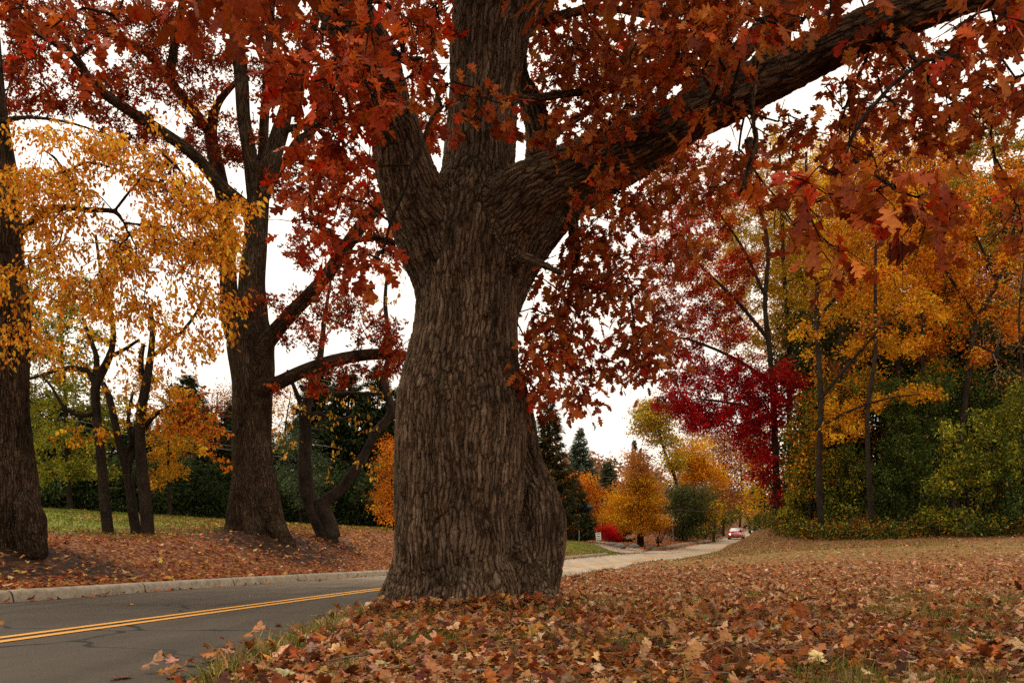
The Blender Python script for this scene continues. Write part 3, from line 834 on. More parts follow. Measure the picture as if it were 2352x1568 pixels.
# PART2
# ================================================================ THE GREAT OAK
def great_oak():
    D = 8.3
    trunk = [(1062, 1450, D, 185), (1063, 1395, D, 182), (1063, 1350, D, 168), (1056, 1290, D, 150), (1055, 1200, D, 147), (1056, 1100, D, 149), (1060, 1000, D, 152), (1060, 920, D, 150), (1062, 860, D, 137),
             (1070, 780, D, 122), (1075, 710, D, 117), (1075, 640, D, 122), (1084, 560, D, 126), (1088, 490, D + .05, 108), (1096, 400, D + .15, 84), (1102, 300, D + .2, 80), (1110, 200, D + .25, 79), (1118, 110, D + .3, 86), (1128, 40, D + .4, 88), (1110, -60, D + .5, 70), (1085, -220, D + .7, 58), (1075, -420, D + .8, 45), (1100, -700, D + .9, 30)]
    left = [(1060, 700, D, 80), (1012, 570, D - .1, 92), (965, 480, D - .2, 80), (932, 400, D - .35, 68), (912, 320, D - .5, 61), (890, 245, D - .7, 55), (858, 150, D - 1.0, 60), (805, 50, D - 1.3, 62), (740, -60, D - 1.6, 55), (640, -220, D - 1.9, 48), (520, -420, D - 2.1, 38)]
    midr = [(1125, 110, D + .3, 60), (1180, 20, D + .5, 62), (1245, -70, D + .8, 52), (1330, -190, D + 1.1, 45), (1450, -360, D + 1.3, 34), (1560, -600, D + 1.4, 22)]
    right = [(1085, 640, D - .1, 80), (1125, 540, D - .1, 92), (1195, 462, D - .2, 76), (1285, 408, D - .35, 62), (1418, 345, D - .65, 56), (1520, 300, D - .95, 54), (1612, 254, D - 1.25, 53), (1720, 200, D - 1.6, 52), (1870, 125, D - 2.05, 49), (2005, 60, D - 2.4, 46), (2180, -2, D - 2.7, 43), (2360, -60, D - 2.95, 40), (2600, -150, D - 3.1, 32)]
    back = [(1110, 800, D + .2, 60), (1140, 710, D + .3, 52), (1186, 620, D + .5, 46), (1245, 535, D + .9, 43), (1308, 470, D + 1.3, 41), (1385, 415, D + 1.7, 38), (1480, 370, D + 2.4, 30), (1580, 300, D + 3.1, 26), (1700, 200, D + 3.6, 24), (1790, 80, D + 4, 22), (1850, -60, D + 4.3, 19)]
    mossy = [(1180, 560, D + .7, 50), (1225, 440, D + 1.0, 36), (1240, 340, D + 1.2, 31), (1225, 250, D + 1.35, 27), (1190, 170, D + 1.5, 22), (1200, 60, D + 1.6, 16)]
    up2 = [(1480, 330, D - .5, 30), (1560, 250, D - .1, 27), (1640, 175, D + .3, 25), (1720, 100, D + .6, 23), (1810, 10, D + .9, 20), (1900, -110, D + 1.1, 16)]
    burl = [(1180, 860, D + .3, 22), (1200, 960, D + .3, 27), (1214, 1060, D + .22, 30), (1236, 1125, D + .12, 40), (1248, 1195, D + .02, 50), (1246, 1265, D, 50), (1238, 1340, D, 46), (1240, 1400, D, 48), (1250, 1450, D, 60)]
    roots = [[(1010, 1240, D - .15, 80), (965, 1340, D - .3, 66), (915, 1395, D - .45, 42), (865, 1430, D - .55, 22)], [(1090, 1250, D - .2, 90), (1105, 1345, D - .4, 70), (1120, 1400, D - .6, 48), (1135, 1440, D - .75, 30)],
             [(1180, 1250, D - .05, 60), (1215, 1350, D - .25, 50), (1255, 1405, D - .4, 36), (1290, 1440, D - .5, 22)], [(990, 1240, D + .1, 70), (940, 1340, D + .1, 55), (890, 1400, D + .15, 36), (850, 1440, D + .2, 20)], [(1040, 1250, D - .25, 80), (1025, 1350, D - .5, 58), (1010, 1405, D - .68, 38), (1000, 1445, D - .8, 24)]]
    roots += [[(1030, 905, D - .56, 22), (1028, 903, D - .70, 13)], [(1118, 715, D - .42, 20), (1120, 713, D - .56, 11)], [(985, 1120, D - .5, 24), (980, 1122, D - .62, 12)]]
    small = [[(1180, 610, D - .3, 14), (1205, 592, D - .6, 10), (1240, 605, D - .7, 8), (1290, 628, D - .8, 6)],
             [(1738, 130, D - 2.0, 8), (1730, 190, D - 2.15, 7), (1728, 260, D - 2.2, 6), (1735, 330, D - 2.2, 6), (1716, 390, D - 2.2, 5), (1712, 440, D - 2.2, 5)],
             [(1325, 400, D + .8, 16), (1316, 500, D + .9, 13), (1320, 590, D + 1, 11), (1300, 640, D + 1, 6)],
             [(905, 560, D + .3, 9), (880, 552, D + .2, 8), (850, 545, D + .1, 6), (800, 560, D, 5)],
             [(1720, 320, D + .2, 11), (1725, 380, D + .2, 9), (1700, 450, D + .2, 5)],
             [(1200, 230, D + .6, 9), (1300, 215, D + 1.2, 8), (1400, 205, D + 1.7, 7), (1480, 190, D + 2, 5)],
             [(1250, 50, D + .9, 11), (1330, 25, D + 1.2, 9), (1420, 22, D + 1.5, 8), (1500, 40, D + 1.8, 6)],
             [(1230, 350, D + 1, 9), (1300, 290, D + 1.6, 8), (1370, 250, D + 2.1, 7), (1440, 262, D + 2.4, 6)],
             [(900, 270, D, 12), (840, 282, D + .5, 9), (790, 275, D + 1, 8), (700, 300, D + 1.5, 6)]]
    limbs = [px_limb(l) for l in [trunk, left, midr, right, back, mossy, up2, burl] + roots + small]
    t = thing('oak_tree', 'massive old oak with deeply furrowed trunk and rust red lobed leaves on the near verge', 'tree', (limbs[0][0][1][0], D, gz(limbs[0][0][1][0], D)))
    remeshed('trunk', limbs, .0175, M_BARK, t, .06, range(8, 16))
    near = [  # u, v, ru, rv, depth, rdepth, n
        (770, 110, 120, 90, 4.9, .5, 20), (850, 60, 110, 80, 5.5, .5, 14), (930, 100, 70, 70, 6.2, .5, 10), (690, 180, 60, 50, 4.6, .3, 11), (790, 210, 100, 60, 5.0, .4, 18), (885, 185, 70, 40, 5.8, .4, 7),
        (740, 300, 60, 50, 5.2, .3, 10), (790, 320, 50, 40, 5.0, .3, 6), (760, 370, 60, 50, 5.6, .4, 10), (700, 420, 50, 60, 5.8, .4, 7), (720, 530, 70, 40, 5.8, .4, 9), (790, 590, 70, 40, 5.6, .4, 10), (860, 590, 40, 25, 6, .3, 4), (745, 470, 50, 40, 6, .4, 5),
        (140, 90, 90, 60, 5.2, .3, 7), (60, 40, 60, 50, 5, .3, 4), (170, 150, 25, 30, 5, .2, 2), (230, 40, 60, 40, 5.6, .4, 4), (610, 40, 70, 50, 5.8, .4, 5),
        (1000, 190, 70, 22, 6.9, .3, 8), (1110, 225, 70, 28, 6.8, .3, 8), (1040, 260, 60, 25, 6.7, .3, 4), (1180, 235, 40, 30, 6.8, .3, 4),
        (980, 60, 60, 60, 6.5, .4, 8),
        (1540, 50, 90, 55, 5.6, .5, 20), (1640, 60, 80, 50, 5.4, .5, 18), (1500, 140, 80, 50, 6, .5, 16), (1600, 140, 60, 30, 5.6, .4, 7), (1740, 30, 80, 40, 5.2, .4, 10), (1840, 40, 50, 30, 5.2, .4, 3), (1690, 140, 50, 30, 5.6, .3, 3),
        (1370, 300, 80, 24, 7.0, .3, 12), (1300, 330, 50, 20, 7.3, .3, 5), (1440, 250, 70, 30, 7.0, .3, 11), (1400, 400, 70, 22, 6.9, .3, 8), (1430, 450, 60, 28, 7.1, .4, 9), (1340, 450, 40, 18, 7.2, .3, 4),
        (1500, 205, 60, 25, 6.4, .4, 5), (1250, 310, 50, 40, 8.2, .5, 7),
        (1940, 190, 50, 30, 5.4, .4, 5), (2010, 240, 90, 60, 5.8, .5, 14), (2110, 200, 80, 60, 5.4, .5, 14), (2210, 110, 70, 60, 4.7, .4, 12), (2300, 180, 60, 60, 5, .4, 10), (2250, 250, 90, 50, 5.6, .5, 14), (2130, 300, 80, 50, 6, .4, 12), (2300, 40, 60, 50, 4.8, .4, 8), (2080, 90, 60, 40, 5.6, .4, 7),
        (1800, 300, 70, 40, 6.4, .4, 8), (1860, 330, 80, 50, 6.8, .5, 9), (1940, 310, 60, 50, 6.4, .4, 7), (1700, 340, 60, 60, 7, .4, 7), (1990, 380, 60, 40, 6.2, .4, 6), (1650, 240, 60, 30, 6, .3, 5),
        (1830, 405, 60, 18, 4.3, .2, 4), (1920, 390, 60, 22, 4.2, .2, 5), (2010, 420, 70, 20, 4.2, .2, 5), (1900, 460, 60, 30, 4.3, .2, 4), (2090, 445, 60, 18, 4.3, .2, 5), (2160, 490, 50, 22, 4.3, .2, 4), (1910, 540, 30, 50, 4.3, .15, 3), (2180, 540, 40, 22, 4.4, .15, 2), (2320, 500, 40, 60, 6, .4, 7),
        (1820, 500, 60, 60, 7, .4, 5), (1900, 620, 50, 50, 7, .4, 4)]
    mid_ = [(1270, 100, 90, 90, 9.6, 1, 34), (1400, 100, 110, 90, 9.8, 1.2, 46), (1330, 210, 100, 70, 10.0, 1.2, 36), (1450, 200, 90, 60, 9.6, 1, 30), (1240, 30, 60, 40, 9.6, .8, 12), (1540, 110, 80, 70, 9.6, 1, 28), (1700, 30, 110, 50, 9.6, 1, 26), (1640, 120, 60, 40, 9.6, 1, 12), (1880, 40, 90, 40, 9.2, 1, 12), (2080, 120, 100, 80, 9, 1, 26),
            (1380, 560, 100, 60, 9.4, .8, 24), (1300, 640, 80, 60, 9.2, .6, 22), (1420, 660, 90, 70, 9.2, .8, 30), (1480, 760, 80, 60, 9, .7, 24), (1500, 830, 50, 45, 8.8, .5, 12), (1280, 760, 80, 60, 8.8, .6, 22), (1240, 840, 70, 60, 8.2, .5, 18), (1350, 840, 90, 50, 9.4, .6, 20), (1230, 900, 30, 35, 8.0, .3, 6), (1330, 905, 45, 22, 9.4, .4, 9),
            (1450, 480, 80, 40, 9.6, .8, 16), (1550, 430, 70, 60, 10, .8, 16), (1560, 560, 70, 60, 10, .8, 12), (1560, 340, 70, 40, 10, .8, 12), (1640, 400, 60, 60, 10, .8, 14),
            (970, 60, 60, 80, 9.6, .8, 18), (1000, 300, 30, 60, 10, .6, 9), (950, 20, 90, 50, 10, .8, 14), (840, 480, 50, 60, 9.6, .6, 12), (700, 440, 60, 60, 9.6, .6, 8), (830, 390, 40, 40, 9.4, .6, 6)]
    above = [(700, -260, 420, 200, 7.5, 2.5, 60), (1200, -400, 500, 260, 9, 3, 80), (1800, -300, 500, 200, 7.5, 2.5, 60), (2400, -160, 250, 160, 6, 1.5, 22), (1150, -900, 500, 300, 9.5, 3, 60), (500, -100, 160, 60, 5.6, .8, 9), (1700, -90, 400, 50, 6, 1, 18)]
    nodes = limb_nodes(limbs[:7] + limbs[16:], .35)
    nodes = nodes[nodes[:, 2] > 2.9]
    a1, k1 = sample_blobs(near); a2, k2 = sample_blobs(mid_); a3, k3 = sample_blobs(above)
    att = np.concatenate([a1, a2, a3])
    ch = grow(nodes, att, .22, .16, .0035, .10, rmax=.035)
    g = Geo()
    for p, r in ch:
        q, r2 = resample(p, r, .12); tube(g, q + rng.normal(0, .006, q.shape), r2, 6, cap=False)
    # bare fine twigs
    for p, r in ch[::2]:
        b = p[rng.integers(0, len(p))]; d = nrmz(rng.normal(0, 1, 3) + np.array([0, 0, -.3])) * rng.uniform(.12, .45)
        m = b + d * .5 + rng.normal(0, .03, 3); tube(g, np.array([b, m, b + d]), [.0035, .0028, .0015], 4, cap=False)
    g.build('branches', M_BARKS, t, True)
    g = Geo()
    rp = np.array([x[:3] for x in RUST]); 
    def cl(att, nl, spread, size, T, bright):
        n = len(att) * nl; sz0 = np.repeat(np.where(att[:, 1] < 4.5, 1.15, 1.0), nl)
        A = np.repeat(att, nl, 0); d = nrmz(rng.normal(0, 1, (n, 3)) * np.array([1, 1, .75]) + np.array([0, 0, -.35]))
        pos = A + d * rng.uniform(0.01, spread, (n, 1)) * .6 + rng.normal(0, spread * .4, (n, 3))
        hue = vnoise(A * np.array([.9, .5, .9]), 6)[:, None]
        red = np.where(A[:, 0:1] < -.55, 1., 0.)          # the boughs on the left carry the reddest leaves
        w = pal(RUST, n, jit=.2) * bright
        tint = np.concatenate([1 + .12 * red, 1 - .2 * red + .15 * hue, 1 - .2 * red], 1)
        leaves(g, pos, d + rng.normal(0, .25, (n, 3)) + np.array([0, 0, -.25]), nrmz(rng.normal(0, .55, (n, 3)) + np.array([0, -.15, .75])), size * sz0 * np.exp(rng.normal(0, .26, n)), np.clip(w * tint, .004, .9), T)
    cl(a1, 5, .15, .124, T_OAK, 1.08)
    cl(a2, 10, .22, .125, T_OAKM, 1.0)
    cl(a3, 26, .42, .20, T_OAKM, .8)
    g.build('crown', M_LEAF, t, True)


great_oak()


# ================================================================ SECOND OAK, beyond the road
def second_oak():
    Y = 27
    trunk = [(594, 1262, Y, 80), (594, 1228, Y, 68), (588, 1180, Y, 54), (582, 1100, Y, 47), (578, 1000, Y, 44), (578, 900, Y, 46), (578, 850, Y, 50), (575, 790, Y, 52), (580, 730, Y, 34), (580, 650, Y, 30), (587, 560, Y, 27), (592, 480, Y, 25), (594, 430, Y, 24)]
    limbs = [trunk,
             [(590, 450, Y, 22), (575, 360, Y, 17), (560, 270, Y, 16), (555, 190, Y, 16), (545, 100, Y, 16), (530, 40, Y, 16), (500, -20, Y, 16), (450, -140, Y, 12), (400, -300, Y, 7)],
             [(598, 450, Y, 22), (622, 375, Y, 20), (645, 300, Y, 19), (660, 245, Y, 15), (690, 160, Y - .5, 13), (720, 60, Y - 1, 11), (760, -100, Y - 1.5, 8)],
             [(560, 800, Y + .3, 30), (535, 740, Y + .6, 24), (525, 650, Y + 1, 20), (520, 560, Y + 1.2, 18), (515, 470, Y + 1.4, 18), (500, 390, Y + 1.6, 17), (485, 310, Y + 1.8, 14), (500, 240, Y + 2, 9), (540, 190, Y + 2.2, 6)],
             [(590, 520, Y, 18), (560, 475, Y - .3, 17), (505, 425, Y - .8, 16), (452, 362, Y - 1.3, 14), (381, 309, Y - 2, 13), (286, 248, Y - 2.8, 12), (214, 195, Y - 3.4, 11), (176, 138, Y - 3.8, 10), (120, 95, Y - 4.2, 9), (48, 58, Y - 4.6, 8), (-20, 30, Y - 5, 7)],
             [(480, 300, Y + 1.7, 12), (430, 235, Y + 1.6, 11), (392, 185, Y + 1.5, 11), (398, 130, Y + 1.4, 10), (405, 80, Y + 1.4, 9), (425, -10, Y + 1.3, 8), (470, -120, Y + 1.3, 5)],
             [(392, 185, Y + 1.5, 10), (343, 128, Y + 1.2, 9), (305, 103, Y + 1, 8), (238, 74, Y + .6, 8), (205, 20, Y + .4, 7), (150, -60, Y, 5)],
             [(600, 800, Y - .3, 22), (630, 765, Y - .5, 18), (665, 725, Y - .8, 16), (742, 643, Y - 1.4, 15), (809, 547, Y - 2, 15), (876, 462, Y - 2.5, 14), (930, 390, Y - 3, 12), (985, 300, Y - 3.4, 9), (1010, 200, Y - 3.6, 6)],
             [(595, 890, Y - .3, 22), (635, 880, Y - .6, 16), (700, 850, Y - 1, 15), (780, 825, Y - 1.5, 14), (870, 813, Y - 2, 13), (960, 818, Y - 2.4, 10), (1040, 790, Y - 2.8, 7)],
             [(640, 310, Y, 9), (670, 294, Y - .3, 8), (725, 288, Y - .6, 7), (785, 281, Y - .9, 6), (850, 250, Y - 1, 4)],
             [(590, 640, Y + .5, 10), (600, 450, Y + 1, 12), (606, 300, Y + 1.2, 11), (616, 150, Y + 1.4, 10), (622, 30, Y + 1.5, 9), (630, -120, Y + 1.6, 6)],
             [(620, 430, Y + 1, 8), (680, 330, Y + 1.5, 10), (715, 300, Y + 1.8, 11), (770, 180, Y + 2, 7)],
             [(570, 1100, Y - .2, 34), (552, 1180, Y - .4, 30), (535, 1225, Y - .6, 22), (515, 1255, Y - .8, 12)], [(600, 1080, Y - .3, 34), (618, 1170, Y - .5, 28), (640, 1220, Y - .7, 22), (672, 1255, Y - .9, 12)], [(590, 1100, Y - .4, 34), (588, 1190, Y - .7, 30), (582, 1235, Y - 1, 20), (578, 1262, Y - 1.2, 12)]]
    blobs = [(60, 60, 90, 70, 22, 2, 22), (160, 50, 110, 70, 23, 2, 34), (60, 150, 80, 50, 23, 2, 14), (120, 240, 90, 40, 23.5, 1.5, 14), (300, 60, 90, 60, 27, 2, 28), (300, 180, 90, 60, 25, 2, 30), (400, 120, 90, 80, 28, 2, 36), (430, 210, 90, 70, 28, 2, 30),
             (500, 100, 70, 90, 28, 2, 30), (370, 60, 60, 50, 28, 2, 12), (640, 60, 80, 60, 28, 2, 22), (480, 330, 80, 60, 28, 2, 26), (380, 400, 60, 50, 27, 2, 12), (620, 180, 60, 80, 28, 2, 20), (560, 330, 60, 60, 28, 2, 16), (640, 400, 60, 60, 28, 2, 16),
             (300, 290, 60, 40, 26, 2, 10), (250, 350, 60, 30, 26, 2, 5), (700, 100, 60, 80, 26, 2, 18), (760, 200, 70, 80, 26, 2, 20), (700, 430, 60, 60, 26, 2, 14), (690, 560, 40, 50, 26, 1, 8), (820, 480, 50, 60, 25, 1.5, 9), (780, 700, 80, 50, 25, 1.5, 20), (870, 760, 60, 40, 24.5, 1.5, 14), (700, 760, 60, 40, 26, 1, 12),
             (900, 830, 50, 40, 24.5, 1, 12), (800, 860, 80, 30, 25, 1, 12), (650, 690, 50, 40, 26, 1, 7), (720, 890, 30, 20, 26, 1, 4), (640, 900, 15, 12, 26, .5, 2), (900, 600, 50, 60, 24.5, 1, 10), (960, 250, 60, 100, 24, 1, 14), (575, 700, 40, 30, 26, .5, 5), (500, 480, 60, 60, 27, 2, 9),
             (300, 560, 120, 60, 27, 2, 6), (420, 580, 90, 60, 27, 2, 6), (440, 960, 50, 25, 25, 1, 4),
             (350, -200, 400, 180, 27, 4, 60), (800, -150, 250, 140, 26, 3, 26), (0, -80, 200, 90, 24, 3, 20)]
    blobs += [(60, 180, 70, 50, 23, 2, 12), (200, 180, 70, 40, 24, 2, 12), (30, 240, 50, 30, 23, 2, 8), (350, 20, 60, 30, 27, 2, 12), (240, 250, 60, 30, 25, 2, 8), (330, 330, 50, 30, 26, 2, 8), (420, 480, 60, 50, 27, 2, 8)]
    blobs = [(a, b, c, d, e, f, int(n * 1.6)) for a, b, c, d, e, f, n in blobs]
    return make_tree('oak_tree', 'tall forked oak with crimson leaves rising from a mulch ring beyond the kerb', 'tree', limbs, blobs, RED2, strung=95, wander=.11, maxr=.03, size=.16, T=T_STAR, bark=M_BARK2, skip=(12, 13, 14),
                     remesh=.045, tip=.007, step=.45, droop=.25, updir=.5, szj=.3)


second_oak()


def edge_tree():
    Y = 16
    limbs = [[(10, 1300, Y, 92), (12, 1262, Y, 76), (12, 1215, Y, 70), (12, 1130, Y, 64), (8, 1040, Y, 58), (5, 950, Y, 56), (2, 850, Y, 58), (0, 720, Y, 60), (-8, 600, Y, 54), (-12, 500, Y, 52), (-15, 400, Y, 48), (-22, 300, Y, 42), (-30, 200, Y, 38), (-38, 80, Y, 34), (-50, -100, Y, 28), (-60, -400, Y, 14)],
             [(40, 535, Y - .4, 12), (66, 516, Y - .6, 10), (104, 488, Y - .9, 9), (143, 476, Y - 1.1, 8), (200, 482, Y - 1.4, 7), (262, 486, Y - 1.6, 6), (285, 512, Y - 1.7, 4)],
             [(170, 478, Y - 1.2, 6), (181, 462, Y - 1.3, 6), (160, 420, Y - 1.4, 6), (146, 395, Y - 1.4, 5), (128, 365, Y - 1.5, 4), (98, 343, Y - 1.5, 3)], [(150, 395, Y - 1.4, 4), (185, 378, Y - 1.5, 4), (215, 374, Y - 1.6, 4), (285, 395, Y - 1.7, 3)],
             [(60, 1150, Y - .2, 20), (72, 1190, Y - .4, 30), (70, 1230, Y - .5, 34), (85, 1280, Y - .6, 24)],
             [(262, 486, Y - 1.6, 4), (290, 450, Y - 1.7, 4), (330, 400, Y - 1.8, 3), (370, 350, Y - 2, 2)], [(0, 280, Y - .3, 8), (60, 270, Y - .8, 5), (150, 280, Y - 1.2, 4), (250, 310, Y - 1.6, 3)]]
    blobs = []
    r2 = np.random.default_rng(4)
    for k in range(88):
        u, v = r2.uniform(-30, 545), r2.uniform(275, 830)
        if v < 300 + .25 * abs(u - 160) and u > 160: continue
        if (u > 430 and v < 380) or (v > 760 and 120 < u < 420): continue
        gap = math.sin(u * .021 + 1.3) * math.sin(v * .017 + u * .006)
        n = int(24 * r2.uniform(.3, 1.6) * (1.25 if v < 640 else .75) * (.7 if gap > .45 else 1.3))
        blobs.append((u, v, r2.uniform(35, 80), r2.uniform(20, 45), r2.uniform(13.3, 15), .9, max(1, n)))
    blobs += [(u_, v_, 60, 40, 13.8, .9, 16) for u_, v_ in ((330, 580), (420, 620), (500, 600), (360, 680), (450, 700), (520, 700), (300, 640), (260, 700), (420, 780), (500, 780), (180, 640), (60, 320), (140, 300), (220, 330), (40, 400), (120, 400), (330, 480), (460, 480), (520, 540), (240, 380), (400, 400))]
    blobs += [(470, 250, 50, 24, 13.4, .6, 4), (380, 285, 50, 20, 13.4, .6, 4), (40, 300, 60, 20, 13.6, .6, 6)]
    return make_tree('shade_tree', 'dark trunk with a swollen base cut by the frame edge, hung with amber oval leaves', 'tree', limbs, blobs, YEL, strung=34, wander=.08, size=.078, T=T_OVAL, bark=M_BARK2, remesh=.032, tip=.0028, step=.3, droop=1.0, updir=.1, flat=1.0, wob=.2, sag=.12, rmax=.02, twigsides=4)


edge_tree()

# ---------------------------------------------------------------- small trees on the lawn
def lawn_trees():
    Y = 25
    sp = [('slender tree with amber leaves, first of three thin trunks on the leaf strewn lawn', 249,
           [[(249, 1246, Y, 16), (249, 1228, Y, 12), (240, 1150, Y, 10.5), (233, 1060, Y, 10), (226, 990, Y, 10), (219, 920, Y, 10), (220, 880, Y, 10), (235, 850, Y, 10), (250, 820, Y - .3, 8), (260, 780, Y - .5, 6), (255, 720, Y - .6, 5), (235, 640, Y - .8, 4), (220, 540, Y - 1, 3)],
            [(220, 885, Y, 8), (200, 850, Y, 7), (165, 845, Y - .3, 6), (130, 850, Y - .5, 4), (70, 870, Y - .8, 3)], [(220, 860, Y, 7), (222, 820, Y, 6), (205, 770, Y + .3, 4), (190, 730, Y + .5, 3)], [(218, 950, Y, 6), (190, 955, Y - .4, 5), (150, 940, Y - .7, 4), (120, 890, Y - .9, 3), (95, 860, Y - 1, 2)], [(250, 820, Y, 5), (290, 800, Y, 4), (320, 780, Y, 3)]],
           [(130, 760, 90, 50, 24, 1.5, 20), (250, 700, 80, 60, 24, 1.5, 20), (170, 840, 80, 40, 24, 1.5, 16), (250, 800, 60, 50, 25, 1.5, 14), (210, 1000, 60, 30, 24, 1.2, 12), (150, 1000, 40, 20, 24, 1, 5)]),
          ('slender tree forking low, second of three thin trunks on the leaf strewn lawn', 313,
           [[(315, 1248, Y + .4, 15), (314, 1230, Y + .4, 11), (304, 1170, Y + .4, 10), (293, 1090, Y + .3, 9), (275, 1020, Y + .2, 8.5), (262, 960, Y, 8), (250, 910, Y, 7.5), (236, 880, Y, 6)], [(293, 1090, Y + .3, 7), (302, 1030, Y + .3, 6), (315, 970, Y + .4, 5), (335, 920, Y + .4, 4)], [(285, 1060, Y + .3, 5), (300, 1010, Y + .1, 4), (295, 960, Y, 4), (305, 900, Y, 3)]],
           [(300, 950, 50, 40, 24.5, 1, 10), (350, 760, 60, 60, 24.5, 1.5, 14), (330, 850, 60, 50, 25, 1.2, 12), (280, 900, 40, 40, 24.5, 1, 7)]),
          ('slender dark tree with orange leaves, third and thickest of three thin trunks on the lawn', 340,
           [[(341, 1250, Y, 19), (340, 1230, Y, 14), (334, 1150, Y, 12.5), (326, 1080, Y, 12), (322, 1000, Y, 11.5), (325, 940, Y, 11), (335, 880, Y, 10), (345, 820, Y, 8), (350, 760, Y, 6), (345, 700, Y, 4)], [(325, 860, Y, 6), (324, 820, Y, 6), (330, 790, Y, 4)], [(332, 980, Y, 6), (360, 950, Y - .4, 5), (400, 930, Y - .8, 4), (450, 900, Y - 1, 3)], [(345, 820, Y, 5), (400, 780, Y - .4, 4), (450, 720, Y - .7, 3), (480, 650, Y - 1, 3)]],
           [(440, 960, 70, 40, 24, 1, 24), (490, 1000, 50, 40, 23.5, 1, 18), (400, 990, 50, 30, 24, 1, 10), (420, 800, 80, 60, 24, 1.2, 20), (430, 900, 50, 40, 24, 1, 12), (350, 960, 40, 40, 25, 1, 8), (510, 1060, 20, 30, 23.5, .6, 4)])]
    for k, (lab, u, limbs, blobs) in enumerate(sp):
        blobs = [(a, b, c * 1.15, d * 1.15, e, f, int(n * 2.2)) for a, b, c, d, e, f, n in blobs]
        make_tree('lawn_tree', lab, 'tree', limbs, blobs, (YEL + GOLD) if k < 2 else [(.56, .17, .012, 4), (.46, .12, .012, 3), (.6, .25, .02, 2)], strung=24, size=.105, T=T_OVAL, bark=M_BARKS, group='thin trunks standing together on the lawn', tip=.004, step=.35, droop=.9, updir=.3, rmax=.03, wob=.2, flute=.12)
    # leaning cherry with two stems
    Y = 30
    L = [[(752, 1250, Y, 27), (750, 1228, Y, 22), (735, 1205, Y, 18), (716, 1165, Y, 16), (704, 1120, Y, 17), (700, 1060, Y, 16), (702, 1000, Y, 15), (698, 950, Y, 14), (710, 910, Y, 12), (722, 870, Y, 9), (735, 820, Y, 7), (745, 740, Y, 5), (760, 640, Y, 3)],
         [(758, 1235, Y, 22), (752, 1200, Y, 19), (742, 1172, Y, 18), (738, 1158, Y, 17), (752, 1145, Y, 13), (785, 1120, Y, 12), (815, 1080, Y, 11), (840, 1040, Y, 10.5), (865, 990, Y, 10), (890, 965, Y, 10), (900, 935, Y, 9), (888, 900, Y, 8), (885, 860, Y, 7), (895, 800, Y, 6), (885, 700, Y, 5), (890, 620, Y, 3)],
         [(705, 960, Y, 7), (692, 930, Y, 6), (680, 900, Y, 5), (660, 850, Y, 3)], [(712, 905, Y, 7), (735, 895, Y - .3, 6), (770, 905, Y - .5, 5), (800, 902, Y - .6, 4), (880, 905, Y - .8, 3)], [(705, 955, Y, 6), (735, 950, Y - .5, 5), (770, 965, Y - .8, 4), (810, 955, Y - 1, 3)], [(895, 960, Y, 8), (930, 930, Y, 6), (960, 850, Y, 4)]]
    make_tree('cherry_tree', 'leaning cherry with two twisted stems and sparse yellow leaves on the lawn', 'tree', L,
              [(660, 960, 50, 90, 29, 1, 22), (640, 1000, 30, 60, 29, .8, 8), (700, 900, 60, 50, 29.5, 1, 14), (760, 950, 60, 60, 29.5, 1, 16), (830, 960, 60, 60, 29.5, 1, 18), (840, 1030, 60, 60, 29, .8, 12), (780, 1060, 60, 50, 29, .8, 8), (860, 1080, 40, 40, 29, .6, 5), (880, 900, 40, 60, 29.5, 1, 10), (850, 680, 70, 80, 30, 1.2, 20), (900, 640, 40, 60, 30, 1, 9), (760, 700, 60, 70, 30, 1, 8)],
              [(.62, .32, .04, 4), (.55, .25, .03, 2), (.4, .30, .04, 1)], strung=9, size=.12, T=T_OVAL, bark=M_BARKS, tip=.0045, step=.4, droop=1.6, updir=.05, wob=.3, rmax=.03, flute=.14, twigsides=4)


lawn_trees()
# ================================================================ BACKGROUND TREES
def bg(name, label, cat, Y, trunk, blobs, cols, size=.15, nleaf=60, spread=.6, T=T_DIA, r=6, extra=(), group=None, ry=2.0, more=1, **kw):
    """trunk: [(u, v)] from the ground up; blobs: [(u, v, ru, rv, n)]"""
    n = len(trunk)
    u0 = trunk[0][0]; g0 = gz((u0 - U0) * Y / F, Y)
    vb = V0 + (ZC - g0) * F / Y + 3
    trunk = [trunk[0]] + [(u + rng.normal(0, 5.5), v) for u, v in trunk[1:]]
    pts = [(u0, vb, Y, r * 1.35)] + [(u, min(v, vb - 4), Y, r * (1 - .6 * k / max(1, n - 1))) for k, (u, v) in enumerate(trunk)]
    limbs = [pts] + [[(u, v, Y + dy, rr) for u, v, dy, rr in e] for e in extra]
    bl = [(u, v, ru, rv, Y + rng.uniform(-.3, .3) * ry, ry, int(m * more)) for u, v, ru, rv, m in blobs]
    kw.setdefault('bark', M_BARKS); kw.setdefault('sides', 8); kw.setdefault('twigsides', 3); kw.setdefault('step', .9); kw.setdefault('tip', .010)
    kw.setdefault('lmat', M_LEAF2); kw.setdefault('flat', .6)
    return make_tree(name, label, cat, limbs, bl, cols, nleaf=nleaf, spread=spread, size=size, T=T, group=group, **kw)


